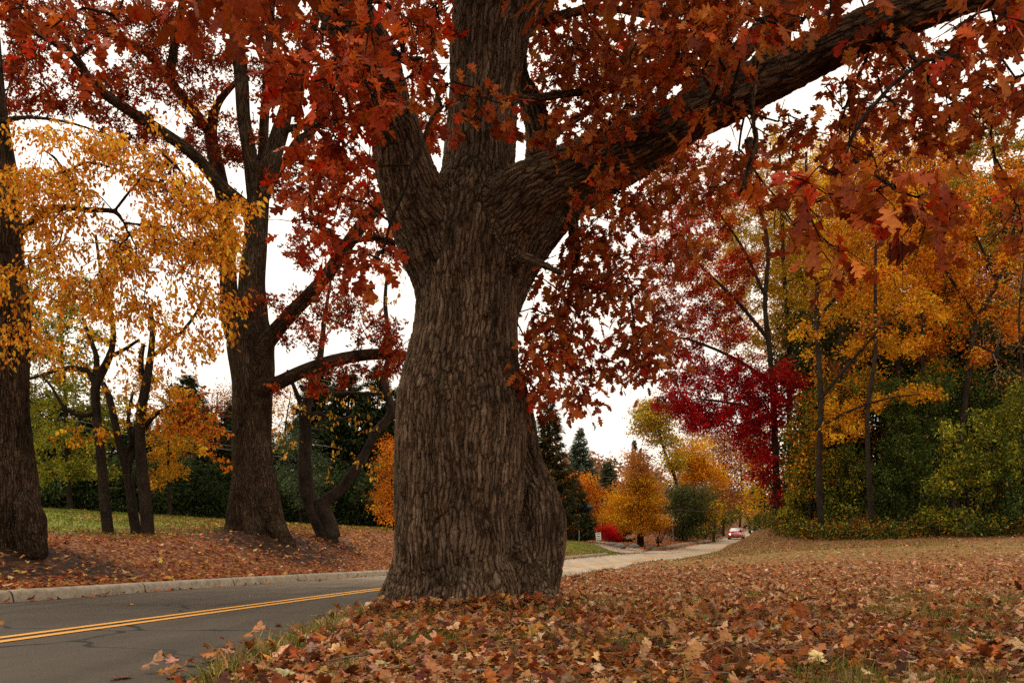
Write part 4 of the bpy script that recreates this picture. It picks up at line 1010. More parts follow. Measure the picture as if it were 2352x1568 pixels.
def conifer(label, u, Y, vtop, rpx, cols=DARKG, vbase=None, droop=.25, dens=1.0, lowest=.04, name='conifer', shape=.85, group=None):
    x = (u - U0) * Y / F; z0 = gz(x, Y); H = ZC - (vtop - V0) * Y / F - z0; Rm = rpx * Y / F
    t = thing(name, label, 'tree', (x, Y, z0), group)
    g = Geo(); pts = np.array([(x + .1 * math.sin(k), Y, z0 - .2 + (H + .2) * k / 8) for k in range(9)])
    tube(g, pts, np.linspace(.02 * H + .05, .02, 9), 8, .1); g.build('trunk', M_BARKS, t, True)
    gb = Geo(); gl = Geo(); nb = int(H * 17 * dens)
    PO = []; AX = []; SZ = []; 
    for k in range(nb):
        f = lowest + (1 - lowest) * (rng.random() ** .9); zz = z0 + H * f
        L = Rm * (1 - f) ** shape * rng.uniform(.72, 1.12) + .12; a = rng.uniform(0, 6.283)
        dr = droop * (1 - f * 1.3) ; d = np.array([math.cos(a), math.sin(a), 0])
        m = 6; tt = np.linspace(0, 1, m)[:, None]
        path = np.array([x, Y, zz]) + d * L * tt + np.array([0, 0, 1]) * (-dr * L * tt ** 1.0 + .28 * L * tt ** 2.4)
        tube(gb, path, np.linspace(.012 + .012 * L, .004, m), 3, cap=False)
        ns = max(6, int(L * 20)); s = rng.uniform(.12, 1, ns) ** .8
        idx = s * (m - 1); i0 = np.minimum(idx.astype(int), m - 2); p = path[i0] + (path[i0 + 1] - path[i0]) * (idx - i0)[:, None]
        side = np.cross(d, [0, 0, 1.]) * rng.choice([-1, 1], ns)[:, None]
        PO.append(p + rng.normal(0, .03, (ns, 3))); AX.append(d * .8 + side * rng.uniform(.1, 1.1, (ns, 1)) + np.array([0, 0, -.25]) + rng.normal(0, .18, (ns, 3)))
        SZ.append((.30 + .12 * L) * (1.15 - .5 * s) * rng.uniform(.7, 1.3, ns))
    PO = np.concatenate(PO); AX = np.concatenate(AX); SZ = np.concatenate(SZ); n = len(PO)
    for rep in range(2):
        leaves(gl, PO + rng.normal(0, .05, (n, 3)), AX + rng.normal(0, .3 * rep, (n, 3)), nrmz(rng.normal(0, .35, (n, 3)) + np.array([0, 0, 1])), SZ, pal(cols, n, jit=.25), T_NEED)
    gb.build('branches', M_TWIG, t, True); gl.build('crown', M_NEED, t)
    return t


def right_wood():
    bg('oak_tree', 'crimson leaved oak leaning its low boughs over the road bend at the wood edge', 'tree', 52,
       [(1782, 1200), (1778, 1100), (1772, 950), (1768, 820), (1762, 700), (1755, 560), (1745, 430)],
       [(1545, 925, 50, 24, 22), (1600, 965, 50, 30, 20), (1690, 900, 90, 40, 26), (1560, 880, 50, 26, 14), (1620, 950, 60, 38, 30), (1690, 960, 80, 50, 40), (1760, 945, 60, 60, 30), (1720, 1010, 60, 40, 26), (1750, 1070, 40, 50, 18), (1780, 1130, 26, 34, 8), (1640, 860, 70, 40, 22), (1590, 830, 40, 30, 9),
        (1720, 860, 80, 50, 28), (1800, 880, 60, 60, 22), (1600, 740, 60, 50, 15), (1560, 660, 60, 50, 14), (1650, 640, 70, 60, 18), (1520, 560, 60, 60, 14), (1620, 520, 70, 60, 22), (1700, 600, 60, 50, 16), (1550, 600, 60, 50, 14), (1600, 600, 60, 50, 14), (1660, 700, 60, 40, 14), (1580, 500, 70, 50, 12),
        (1560, 440, 70, 50, 16), (1650, 400, 70, 50, 18), (1600, 350, 60, 30, 9), (1700, 470, 60, 50, 12), (1490, 470, 40, 40, 10), (1490, 600, 50, 50, 12), (1530, 720, 50, 40, 10), (1500, 690, 40, 40, 6), (1560, 800, 50, 30, 10), (1470, 380, 50, 40, 8), (1680, 760, 50, 40, 9)],
       CRIM, zcut=13, size=.20, strung=125, wander=.18, maxr=.05, droop=.3, more=2.3, T=T_STAR, r=9, extra=[[(1770, 880, 0, 5), (1700, 830, -.6, 4), (1600, 785, -1.2, 3), (1530, 770, -1.6, 2)], [(1766, 780, 0, 5), (1700, 700, -.5, 4), (1640, 640, -1, 3), (1560, 560, -1.4, 2)], [(1772, 960, 0, 4), (1700, 930, -1, 3), (1600, 915, -1.8, 2)], [(1762, 690, 0, 4), (1700, 560, .5, 3), (1620, 450, 1, 2)]])
    bg('oak_tree', 'tall gold and green oak just behind the crimson one, its top meeting the big bough', 'tree', 57,
       [(1822, 1200), (1818, 1000), (1812, 800), (1800, 600), (1790, 450), (1780, 330)],
       [(1700, 560, 60, 60, 24), (1760, 500, 80, 70, 34), (1780, 640, 80, 70, 40), (1700, 690, 60, 50, 22), (1840, 580, 70, 70, 30), (1720, 800, 50, 40, 12), (1820, 740, 70, 60, 22), (1740, 400, 70, 50, 22), (1830, 440, 70, 60, 24), (1790, 330, 70, 50, 14), (1660, 480, 40, 50, 8), (1870, 660, 50, 60, 18)],
       [(.62, .38, .03, 4), (.42, .32, .03, 3), (.68, .32, .02, 3), (.24, .22, .03, 2)], size=.19, strung=100, wander=.19, maxr=.05, droop=.3, T=T_STAR, r=7, more=2.1)
    bg('oak_tree', 'golden pin oak with bright low sprays in front of the dark shrubs', 'tree', 45,
       [(1888, 1225), (1882, 1100), (1880, 920), (1873, 750), (1868, 600), (1860, 480), (1850, 350)],
       [(1920, 620, 80, 60, 36), (2010, 570, 90, 60, 42), (1960, 700, 90, 50, 30), (2060, 690, 90, 60, 44), (2130, 720, 60, 40, 20), (2070, 800, 70, 35, 24), (1940, 520, 80, 60, 30), (2060, 480, 80, 60, 28), (1930, 940, 60, 40, 34), (1960, 990, 40, 30, 16), (1900, 1000, 36, 30, 10), (2110, 905, 70, 18, 24), (2020, 925, 30, 24, 8), (1890, 420, 80, 60, 20), (1860, 770, 60, 50, 10), (1960, 800, 50, 30, 10)],
       [(.78, .38, .018, 4), (.70, .27, .014, 4), (.52, .14, .012, 2), (.52, .34, .03, 2)], size=.18, strung=90, wander=.15, maxr=.05, droop=.25, T=T_STAR, r=8, more=1.6, ry=1.6,
       extra=[[(1880, 920, 0, 5), (1930, 860, -.6, 4), (1990, 790, -1, 3), (2060, 720, -1.2, 2)], [(1880, 980, 0, 4), (1960, 940, -1.2, 3), (2040, 915, -2, 2), (2110, 905, -2.4, 1.5)], [(1872, 740, 0, 4), (1950, 650, .4, 3), (2030, 590, .8, 2)]])
    bg('oak_tree', 'orange oak with a trunk slanting up to the right above the green thicket', 'tree', 48,
       [(2180, 1215), (2200, 1000), (2218, 860), (2250, 740), (2292, 640), (2330, 520), (2360, 400)],
       [(2200, 600, 80, 60, 36), (2270, 680, 80, 60, 34), (2160, 520, 80, 60, 30), (2330, 600, 60, 60, 22), (2240, 480, 80, 60, 28), (2120, 640, 60, 50, 20), (2180, 740, 70, 50, 22), (2330, 740, 60, 50, 18), (2300, 400, 70, 60, 20), (2120, 790, 50, 40, 12), (2380, 480, 50, 60, 10), (2250, 820, 50, 30, 9)],
       ORG, more=1.7, size=.19, strung=80, wander=.16, maxr=.05, droop=.25, T=T_STAR, r=8, extra=[[(2250, 740, 0, 4), (2190, 650, -.5, 3), (2140, 560, -.8, 2)], [(2290, 645, 0, 4), (2250, 560, .3, 3), (2210, 460, .6, 2)]])
    bg('oak_tree', 'tall yellow green oak against the sky at the right edge', 'tree', 58,
       [(2290, 1200), (2296, 900), (2300, 600), (2290, 400), (2270, 260)],
       [(2210, 340, 60, 40, 22), (2260, 280, 60, 50, 24), (2320, 330, 60, 60, 26), (2220, 430, 70, 50, 28), (2300, 450, 70, 60, 28), (2170, 520, 50, 50, 18), (2340, 230, 40, 50, 12), (2250, 560, 70, 50, 16), (2380, 400, 40, 60, 10), (2200, 620, 50, 50, 10)],
       [(.34, .26, .03, 4), (.46, .26, .03, 3), (.16, .17, .03, 3), (.58, .24, .02, 2)], size=.2, strung=80, wander=.18, maxr=.05, r=7, more=1.8)
    bg('oak_tree', 'bright amber oak crown between the pin oak and the slanting oak, reaching the big bough', 'tree', 53, [(2062, 1215), (2058, 1000), (2070, 800), (2060, 600), (2075, 420), (2070, 300)],
       [(2040, 380, 90, 70, 40), (2110, 440, 80, 60, 34), (2000, 460, 80, 60, 34), (2140, 340, 70, 60, 26), (1960, 360, 80, 60, 30), (2060, 540, 90, 60, 36), (2120, 580, 70, 50, 24), (1990, 640, 80, 50, 24), (2050, 280, 90, 50, 20)], GOLD + ORG, size=.19, strung=80, wander=.17, maxr=.05, droop=.25, T=T_STAR, r=6, more=1.2)
    bg('oak_tree', 'honey coloured oak filling the space left of the pin oak trunk above the crimson boughs', 'tree', 60, [(1850, 1215), (1846, 1000), (1856, 800), (1840, 600), (1850, 420)],
       [(1640, 560, 60, 60, 20), (1660, 660, 60, 50, 20), (1690, 480, 70, 60, 20), (1600, 640, 50, 50, 10), (1680, 760, 60, 40, 14), (1850, 430, 80, 60, 30), (1800, 520, 80, 60, 30), (1870, 560, 80, 60, 30), (1740, 620, 80, 50, 24), (1840, 680, 80, 50, 26), (1780, 760, 70, 50, 20), (1880, 800, 70, 50, 20), (1900, 340, 80, 50, 20)], [(.74, .44, .02, 4), (.58, .38, .03, 3), (.70, .28, .012, 3), (.34, .30, .03, 2)], size=.2, strung=105, wander=.18, maxr=.05, droop=.25, T=T_STAR, r=6, more=1.8)
    fill = [('brown', 1940, 64, 380, BROWN + ORG), ('amber', 2040, 66, 300, ORG + GOLD), ('rust', 2130, 63, 360, BROWN + ORG), ('copper', 2230, 68, 480, BROWN), ('tawny', 1880, 70, 520, BROWN + GOLD), ('russet', 2340, 64, 420, ORG + BROWN), ('yellow brown', 2440, 58, 350, GOLD + BROWN)]
    for k, (w_, u, Y, vt, cols) in enumerate(fill):
        lab = {'brown': 'brown leaved tree deep in the wood, behind the golden pin oak', 'amber': 'amber topped tree deep in the wood, under the end of the big bough', 'rust': 'rust coloured tree deep in the wood, left of the slanting orange oak', 'copper': 'thin copper leaved tree behind the slanting orange oak',
               'tawny': 'tawny tree deep in the wood between the gold oak and the pin oak', 'russet': 'russet tree deep in the wood at the right edge, behind the tall yellow green oak', 'yellow brown': 'yellow brown tree at the wood edge, cut by the right frame'}[w_]
        bl = [(u + rng.uniform(-70, 70), v, 60, 50, 15) for v in np.linspace(vt, 900, 9)] + [(u + s * rng.uniform(50, 100), v, 50, 50, 10) for v in np.linspace(vt + 60, 800, 5) for s in (-1, 1)]
        bg('woodland_tree', lab, 'tree', Y, [(u, 1200), (u + 8, 1000), (u - 5, 800), (u + 6, 600), (u, vt)], bl, cols, size=.24, nleaf=80, spread=.85, r=6, more=1.3, group='trees standing deep in the wood on the right', ry=2.5)
    # bare reaching twigs at the right edge
    bg('woodland_tree', 'half bare brown tree with a tangle of fine twigs at the right edge', 'tree', 42, [(2350, 1220), (2346, 1000), (2335, 850), (2345, 720), (2352, 600)],
       [(2310, 760, 60, 60, 22), (2330, 650, 50, 60, 22), (2300, 860, 60, 40, 12), (2350, 560, 50, 60, 14), (2260, 840, 40, 30, 5)], BROWN, size=.12, nleaf=16, spread=.5, r=4, twig=M_TWIGL, tip=.009, wob=.35, extra=[[(2340, 860, 0, 4), (2280, 810, -.4, 3), (2240, 790, -.6, 2)]])
    # thicket
    th = [('olive shrub around the foot of the crimson oak', 1822, 50, [(1815, 1190, 36, 40, 14), (1838, 1120, 36, 50, 18), (1805, 1220, 40, 14, 8), (1850, 1060, 30, 40, 9)], OLIVE + YGRN),
          ('dark green bush under the golden pin oak', 1940, 47, [(1920, 1160, 50, 60, 26), (1960, 1100, 60, 60, 32), (1900, 1080, 50, 50, 20), (1960, 1190, 70, 30, 20), (1930, 1040, 50, 30, 10)], GREEN + OLIVE),
          ('tall glossy green thicket bush in the middle of the wood edge', 2060, 46, [(2040, 1120, 60, 70, 40), (2080, 1040, 70, 60, 40), (2100, 960, 70, 60, 36), (2060, 900, 60, 50, 22), (2110, 1130, 60, 60, 32), (2140, 890, 60, 50, 22), (2050, 1195, 80, 30, 20)], GREEN),
          ('very dark green tree filling the wood behind the yellow flecked bush', 2230, 50, [(2180, 960, 70, 60, 40), (2240, 900, 80, 60, 46), (2300, 960, 70, 70, 40), (2200, 1060, 70, 60, 30), (2330, 880, 50, 50, 20), (2320, 1060, 60, 60, 24), (2170, 850, 50, 30, 12)], DARKG + GREEN),
          ('yellow flecked green bush bulging out on the right of the thicket', 2240, 41, [(2215, 1050, 70, 40, 26), (2290, 970, 60, 36, 20), (2170, 1110, 50, 40, 16), (2260, 1110, 90, 44, 28), (2330, 1050, 50, 60, 22), (2240, 1190, 90, 24, 16), (2340, 910, 40, 40, 12), (2180, 990, 40, 30, 8), (2140, 1180, 50, 24, 10)], [(.20, .20, .022, 4), (.40, .30, .02, 2), (.09, .12, .02, 4), (.05, .08, .015, 2)]),
          ('dark green bush at the right frame edge of the thicket', 2350, 41, [(2340, 1120, 50, 60, 26), (2370, 1040, 40, 60, 20), (2310, 1190, 60, 30, 18)], GREEN + DARKG)]
    for lab, u, Y, bl, cols in th:
        ex = [[(u + dx, 1236, 0, 3), (u + dx * 1.8, 1150, .2, 2.4), (u + dx * 2.8, 1060 + abs(dx), .3, 1.6)] for dx in (-22, -9, 14, 26)]
        bg('bush', lab, 'bush', Y, [(u, 1190), (u + 4, 1100), (u - 4, 1020)], bl, cols, size=.15, strung=120, wander=.2, maxr=.05, droop=.4, more=1.9, T=T_DIA, r=3, extra=ex, ry=1.6, leafpart='foliage', group='bushes along the wood edge')
    bg('bush', 'olive and amber scrub hiding the feet of the trunks left of the pin oak', 'bush', 48, [(1860, 1190), (1862, 1050)], [(1850, 1000, 50, 50, 22), (1880, 1080, 50, 60, 26), (1830, 1080, 40, 50, 16), (1870, 930, 50, 50, 18), (1920, 900, 50, 40, 14), (1990, 880, 60, 40, 18), (2150, 860, 60, 40, 16)], OLIVE + ORG[:2] + GREEN, size=.15, strung=110, wander=.2, maxr=.05, droop=.4, more=1.6, r=3, leafpart='foliage', group='bushes along the wood edge')
    bk = [(1860, 56), (1960, 55), (2060, 56), (2160, 57), (2260, 56), (2360, 54), (1920, 60), (2110, 62), (2300, 62)]
    labs = ['behind the pin oak trunk', 'behind the dark bush', 'behind the tall glossy bush', 'left of the slanting trunk', 'behind the yellow flecked bush', 'at the right edge', 'far in, between two trunks', 'far in, centre of the thicket', 'far in, on the right']
    for (u, Y), lb in zip(bk, labs):
        bg('thicket_tree', 'dark leafy tree filling the shade ' + lb, 'tree', Y, [(u, 1190), (u, 1000), (u + 6, 850)],
           [(u + rng.uniform(-30, 30), v, 62, 52, 16) for v in np.linspace(760, 1190, 9)], DARKG + BROWN[:1] + GREEN[:1], size=.30, nleaf=100, spread=.9, r=5, group='dark trees inside the thicket', ry=1.8)
    bg('woodland_tree', 'slim dark trunk rising between the golden low sprays and the glossy bush', 'tree', 43.5, [(2003, 1215), (2004, 1100), (2000, 950), (2010, 800), (2004, 650), (2012, 500)], [(2010, 520, 60, 50, 14), (2000, 640, 50, 40, 10), (2030, 430, 60, 50, 14), (1990, 760, 40, 30, 6)], ORG + BROWN, size=.17, nleaf=60, spread=.5, r=7, group='slim trunks at the wood edge')
    bg('woodland_tree', 'slim dark trunk standing just right of the golden pin oak, branching high', 'tree', 49, [(1925, 1215), (1930, 1000), (1938, 850), (1932, 700), (1950, 560)], [(1950, 560, 60, 50, 14), (1930, 470, 60, 50, 12), (1900, 850, 40, 40, 8), (1980, 860, 40, 30, 6)], BROWN + ORG, size=.17, nleaf=60, spread=.5, r=5, group='slim trunks at the wood edge')
    bg('woodland_tree', 'slim dark trunk leaning left above the tall glossy bush', 'tree', 47, [(2128, 1215), (2122, 1000), (2112, 860), (2104, 760), (2090, 620)], [(2090, 640, 60, 50, 12), (2070, 540, 60, 50, 14), (2120, 800, 40, 30, 6)], ORG, size=.17, nleaf=60, spread=.5, r=5, group='slim trunks at the wood edge')
    # undergrowth along the foot of the wood
    g = Geo(); n = 420
    u = rng.uniform(1740, 2420, n); Y = np.interp(u, [1740, 1800, 1900, 2420], [54, 49, 43.4, 39.5]) + rng.uniform(-1.2, 2.6, n) + np.sin(u * .03) * .7
    x = (u - U0) * Y / F; z = ground(x, Y)
    att = np.stack([x, Y, z + rng.uniform(.05, .35, n) + .9 * rng.random(n) ** 2 * (.5 + .5 * np.sin(u * .045 + 1) * np.sin(u * .017))], 1)
    clump_leaves(g, att, np.zeros(n, int), OLIVE + [(.44, .14, .02, 3), (.30, .08, .015, 3), (.16, .06, .02, 3)] + GREEN + DARKG, 60, .34, .15, T_DIA, .2, .7)
    o = g.build('undergrowth', M_LEAF2); tag(o, 'orange and olive ground plants along the foot of the wood', 'undergrowth', kind='stuff')


def middle_distance():
    zn = lambda a, K, ci: np.where(rng.random(len(a)) < np.clip((a[:, 2] - 3.2) / 3.5, 0, .85), 2, rng.integers(0, 2, len(a)))
    bg('maple_tree', 'round golden tree standing on the leafy island by the boulders', 'tree', 66, [(1471, 1225), (1470, 1170), (1468, 1110), (1466, 1060), (1464, 1030)],
       [(1464, 1050, 22, 26, 16), (1466, 1085, 40, 26, 34), (1466, 1120, 56, 26, 52), (1463, 1155, 72, 24, 64), (1462, 1188, 84, 20, 64), (1420, 1208, 40, 8, 12), (1512, 1205, 32, 10, 12), (1473, 1212, 12, 14, 6)],
       [(.72, .36, .02, 1), (.60, .25, .02, 1), (.46, .20, .07, 1)], size=.15, nleaf=80, spread=.36, r=7, zone=zn, ry=2.2, step=.6, szj=.3, more=1.4)
    conifer('dark spruce tucked close behind the great oak, orange showing through it', 1262, 60, 905, 84, [(.04, .06, .025, 4), (.08, .07, .03, 3), (.30, .11, .02, 1.5)], dens=1.9, droop=.18)
    conifer('blue green spruce with a pointed top against the white sky', 1333, 84, 983, 70, [(.11, .16, .11, 4), (.16, .20, .13, 2), (.07, .11, .07, 2)], droop=.3, dens=2.4)
    conifer('green pine with a rounded top beside the spruce', 1396, 105, 1062, 36, [(.07, .10, .045, 4), (.11, .13, .06, 2)], shape=.5, dens=2.6)
    conifer('narrow dark spire poking up behind the golden tree', 1457, 100, 1010, 34, [(.05, .04, .022, 3), (.11, .06, .03, 3)], shape=1.1, dens=2)
    conifer('low dark spruce filling the gap beside the driveway post', 1322, 68, 1100, 56, [(.05, .075, .03, 4), (.09, .09, .035, 2)], dens=2.0)
    conifer('dark yew under the golden tree', 1418, 72, 1185, 40, DARKG, shape=.5)
    bg('maple_tree', 'orange maple glowing through the dark spruce', 'tree', 78, [(1345, 1220), (1345, 1130)], [(1335, 1110, 40, 34, 24), (1365, 1150, 40, 30, 24), (1380, 1185, 30, 22, 16), (1310, 1160, 30, 30, 12)], [(.66, .24, .015, 3), (.5, .13, .01, 3), (.62, .30, .02, 1)], size=.2, nleaf=70, spread=.5)
    bg('bush', 'crimson bush behind the keep right sign', 'bush', 63, [(1400, 1240), (1398, 1225)], [(1398, 1222, 20, 16, 22), (1408, 1232, 18, 10, 12), (1388, 1212, 10, 10, 8)], [(.55, .008, .02, 4), (.36, .006, .014, 3), (.5, .05, .01, 1)], size=.11, nleaf=90, spread=.24, r=2, ry=.8, leafpart='foliage')
    bg('bush', 'small red bush on the lawn edge under the dark spruce', 'bush', 64, [(1293, 1240), (1293, 1225)], [(1290, 1225, 10, 10, 6), (1305, 1218, 8, 5, 4), (1300, 1195, 5, 5, 2)], CRIM, size=.11, nleaf=60, spread=.2, r=1.5, ry=.6, leafpart='foliage')
    bg('bush', 'vase shaped bush of bare pale stems with rust and crimson tips on the island', 'bush', 67, [(1512, 1235), (1518, 1215)], [(1512, 1205, 22, 14, 14), (1500, 1220, 12, 12, 6), (1530, 1208, 12, 12, 12)], [(.36, .10, .02, 3), (.26, .07, .02, 2), (.5, .01, .02, 3)], size=.11, nleaf=44, spread=.25, r=1.5, ry=.8,
       extra=[[(1512 + d, 1247, 0, 1.0), (1514 + d * 2.4, 1225, .1, .8), (1518 + d * 4.5, 1206, .2, .5)] for d in (-4, -2, 0, 2, 4, 6)], twig=M_TWIGL, leafpart='foliage')
    for lab, u, Y, bl, cols in [('rounded green bush behind the grey signpost', 1570, 84, [(1565, 1180, 44, 54, 60), (1610, 1160, 50, 48, 60), (1565, 1130, 36, 26, 28), (1590, 1220, 66, 18, 40)], [(.085, .10, .035, 4), (.06, .08, .022, 3), (.11, .12, .045, 2)]),
                                ('grey green bush in the middle of the roadside row', 1620, 94, [(1610, 1190, 34, 34, 26), (1640, 1170, 34, 30, 22), (1620, 1212, 40, 16, 16)], [(.09, .09, .03, 3), (.06, .07, .022, 3), (.13, .11, .03, 1)]),
                                ('yellow leaved bush reaching out of the roadside row', 1640, 88, [(1640, 1165, 16, 20, 9), (1632, 1190, 20, 14, 8), (1612, 1215, 10, 7, 4)], GOLD),
                                ('dark green bush above the oncoming car', 1662, 106, [(1660, 1195, 30, 20, 20), (1685, 1180, 30, 22, 18)], GREEN + OLIVE),
                                ('green bush beside the far end of the road', 1722, 125, [(1722, 1195, 16, 16, 14), (1740, 1180, 22, 22, 14)], GREEN + YGRN),
                                ('olive bush on the slope beyond the car', 1700, 150, [(1690, 1170, 22, 16, 14), (1712, 1165, 20, 14, 12)], OLIVE)]:
        bg('bush', lab, 'bush', Y, [(u, 1205), (u + 2, 1180)], bl, cols, size=.18, nleaf=80, spread=.5, r=2.5, ry=2, leafpart='foliage', group='bushes along the far roadside')
    bg('maple_tree', 'fiery orange maple above the roadside bushes', 'tree', 96, [(1600, 1190), (1602, 1130), (1600, 1060)], [(1590, 1050, 38, 26, 34), (1610, 1080, 46, 26, 40), (1575, 1095, 36, 20, 22), (1640, 1105, 36, 18, 22), (1605, 1020, 24, 16, 10), (1550, 1075, 20, 16, 8)], [(.72, .30, .015, 4), (.66, .36, .02, 3), (.55, .16, .01, 2)], size=.24, nleaf=80, spread=.6, r=4)
    bg('oak_tree', 'tall leaning yellow green tree with open top standing clear against the sky', 'tree', 90, [(1552, 1180), (1545, 1110), (1535, 1050), (1520, 1000), (1508, 950), (1502, 930)], [(1500, 935, 34, 20, 20), (1482, 960, 30, 18, 16), (1510, 975, 34, 22, 22), (1475, 985, 20, 12, 8), (1530, 1010, 28, 22, 16), (1545, 1055, 30, 26, 18), (1500, 1010, 14, 8, 4), (1535, 950, 26, 26, 12)], [(.48, .34, .03, 4), (.66, .36, .02, 3), (.20, .21, .03, 3)], more=1.7, size=.24, nleaf=52, spread=.55, r=4)
    for lab, u, Y, vt in [('rust brown tree behind the orange maple', 1660, 112, 1000), ('tawny tree left of the crimson oak trunk, far back', 1735, 104, 990), ('dull red tree over the far end of the road', 1700, 135, 1030), ('hazy brown tree in the gap behind the yellow green tree', 1590, 128, 985), ('pale brown tree to the left of the road gap', 1640, 140, 1010)]:
        bg('woodland_tree', lab, 'tree', Y, [(u, 1195), (u + 3, 1120), (u, vt)], [(u + rng.uniform(-14, 14), v, 36, 22, 14) for v in np.linspace(vt, 1170, 9)], BROWN + ([(.3, .12, .06, 6)] if u != 1735 else GOLD), size=.28, nleaf=44, spread=.75, r=3, twig=M_TWIGL if u > 1650 else M_TWIG, group='brown trees beyond the road bend')
    # right side of the road bend: gold leaves hanging beside the crimson oak
    bg('woodland_tree', 'yellow leaved sapling against the trunk of the crimson oak', 'tree', 70, [(1755, 1200), (1750, 1100), (1745, 1020)], [(1735, 1050, 26, 30, 16), (1750, 1110, 26, 40, 20), (1730, 1140, 16, 30, 10), (1760, 1180, 22, 24, 14)], GOLD + OLIVE, size=.17, nleaf=44, spread=.4, r=2.5)
    # boulders
    gm, nt, out = newmat('boulder_stone')
    tc = nt.nodes.new('ShaderNodeNewGeometry').outputs['Position']
    oi = nt.nodes.new('ShaderNodeObjectInfo')
    c_ = ramp(nt, noise(nt, tc, 4, 6, .7), [(.3, (.10, .095, .09)), (.6, (.24, .21, .18)), (.8, (.36, .32, .27))])
    principled(nt, out, c_, .9, .2, bump(nt, noise(nt, tc, 9, 5, .7), .8, .05))
    for lab, u, v, Y, rx, rz in [('pale flat boulder at the corner of the driveway', 1403, 1258, 60.5, .5, .20), ('dark grey boulder next to the pale one', 1424, 1260, 60.2, .46, .24), ('rounded grey boulder in the orange leaves', 1456, 1254, 61, .42, .24), ('small dark boulder, rightmost of the row', 1490, 1257, 61.2, .22, .14), ('long low boulder set back under the golden tree', 1436, 1247, 63, .6, .14), ('pale slab boulder near the golden tree trunk', 1497, 1246, 63.5, .36, .10)]:
        x = (u - U0) * Y / F; z = gz(x, Y)
        th, ph = np.meshgrid(np.linspace(0, 2 * math.pi, 20, endpoint=False), np.linspace(-math.pi / 2, math.pi / 2, 11)); d = np.stack([np.cos(th) * np.cos(ph), np.sin(th) * np.cos(ph), np.sin(ph)], -1).reshape(-1, 3)
        rr = 1 + .22 * vnoise(d * 1.6 + u, 3) + .1 * vnoise(d * 4 + u, 4)
        V = d * rr[:, None] * np.array([rx, rx * .7, rz]) + np.array([x, Y, z + rz * .45])
        Q = [(a * 20 + b, a * 20 + (b + 1) % 20, (a + 1) * 20 + (b + 1) % 20, (a + 1) * 20 + b) for a in range(10) for b in range(20)]
        g = Geo(); g.add(V, Q=Q); o = g.build('boulder', gm, None, True); tag(o, lab, 'boulder', 'boulders beside the driveway mouth')


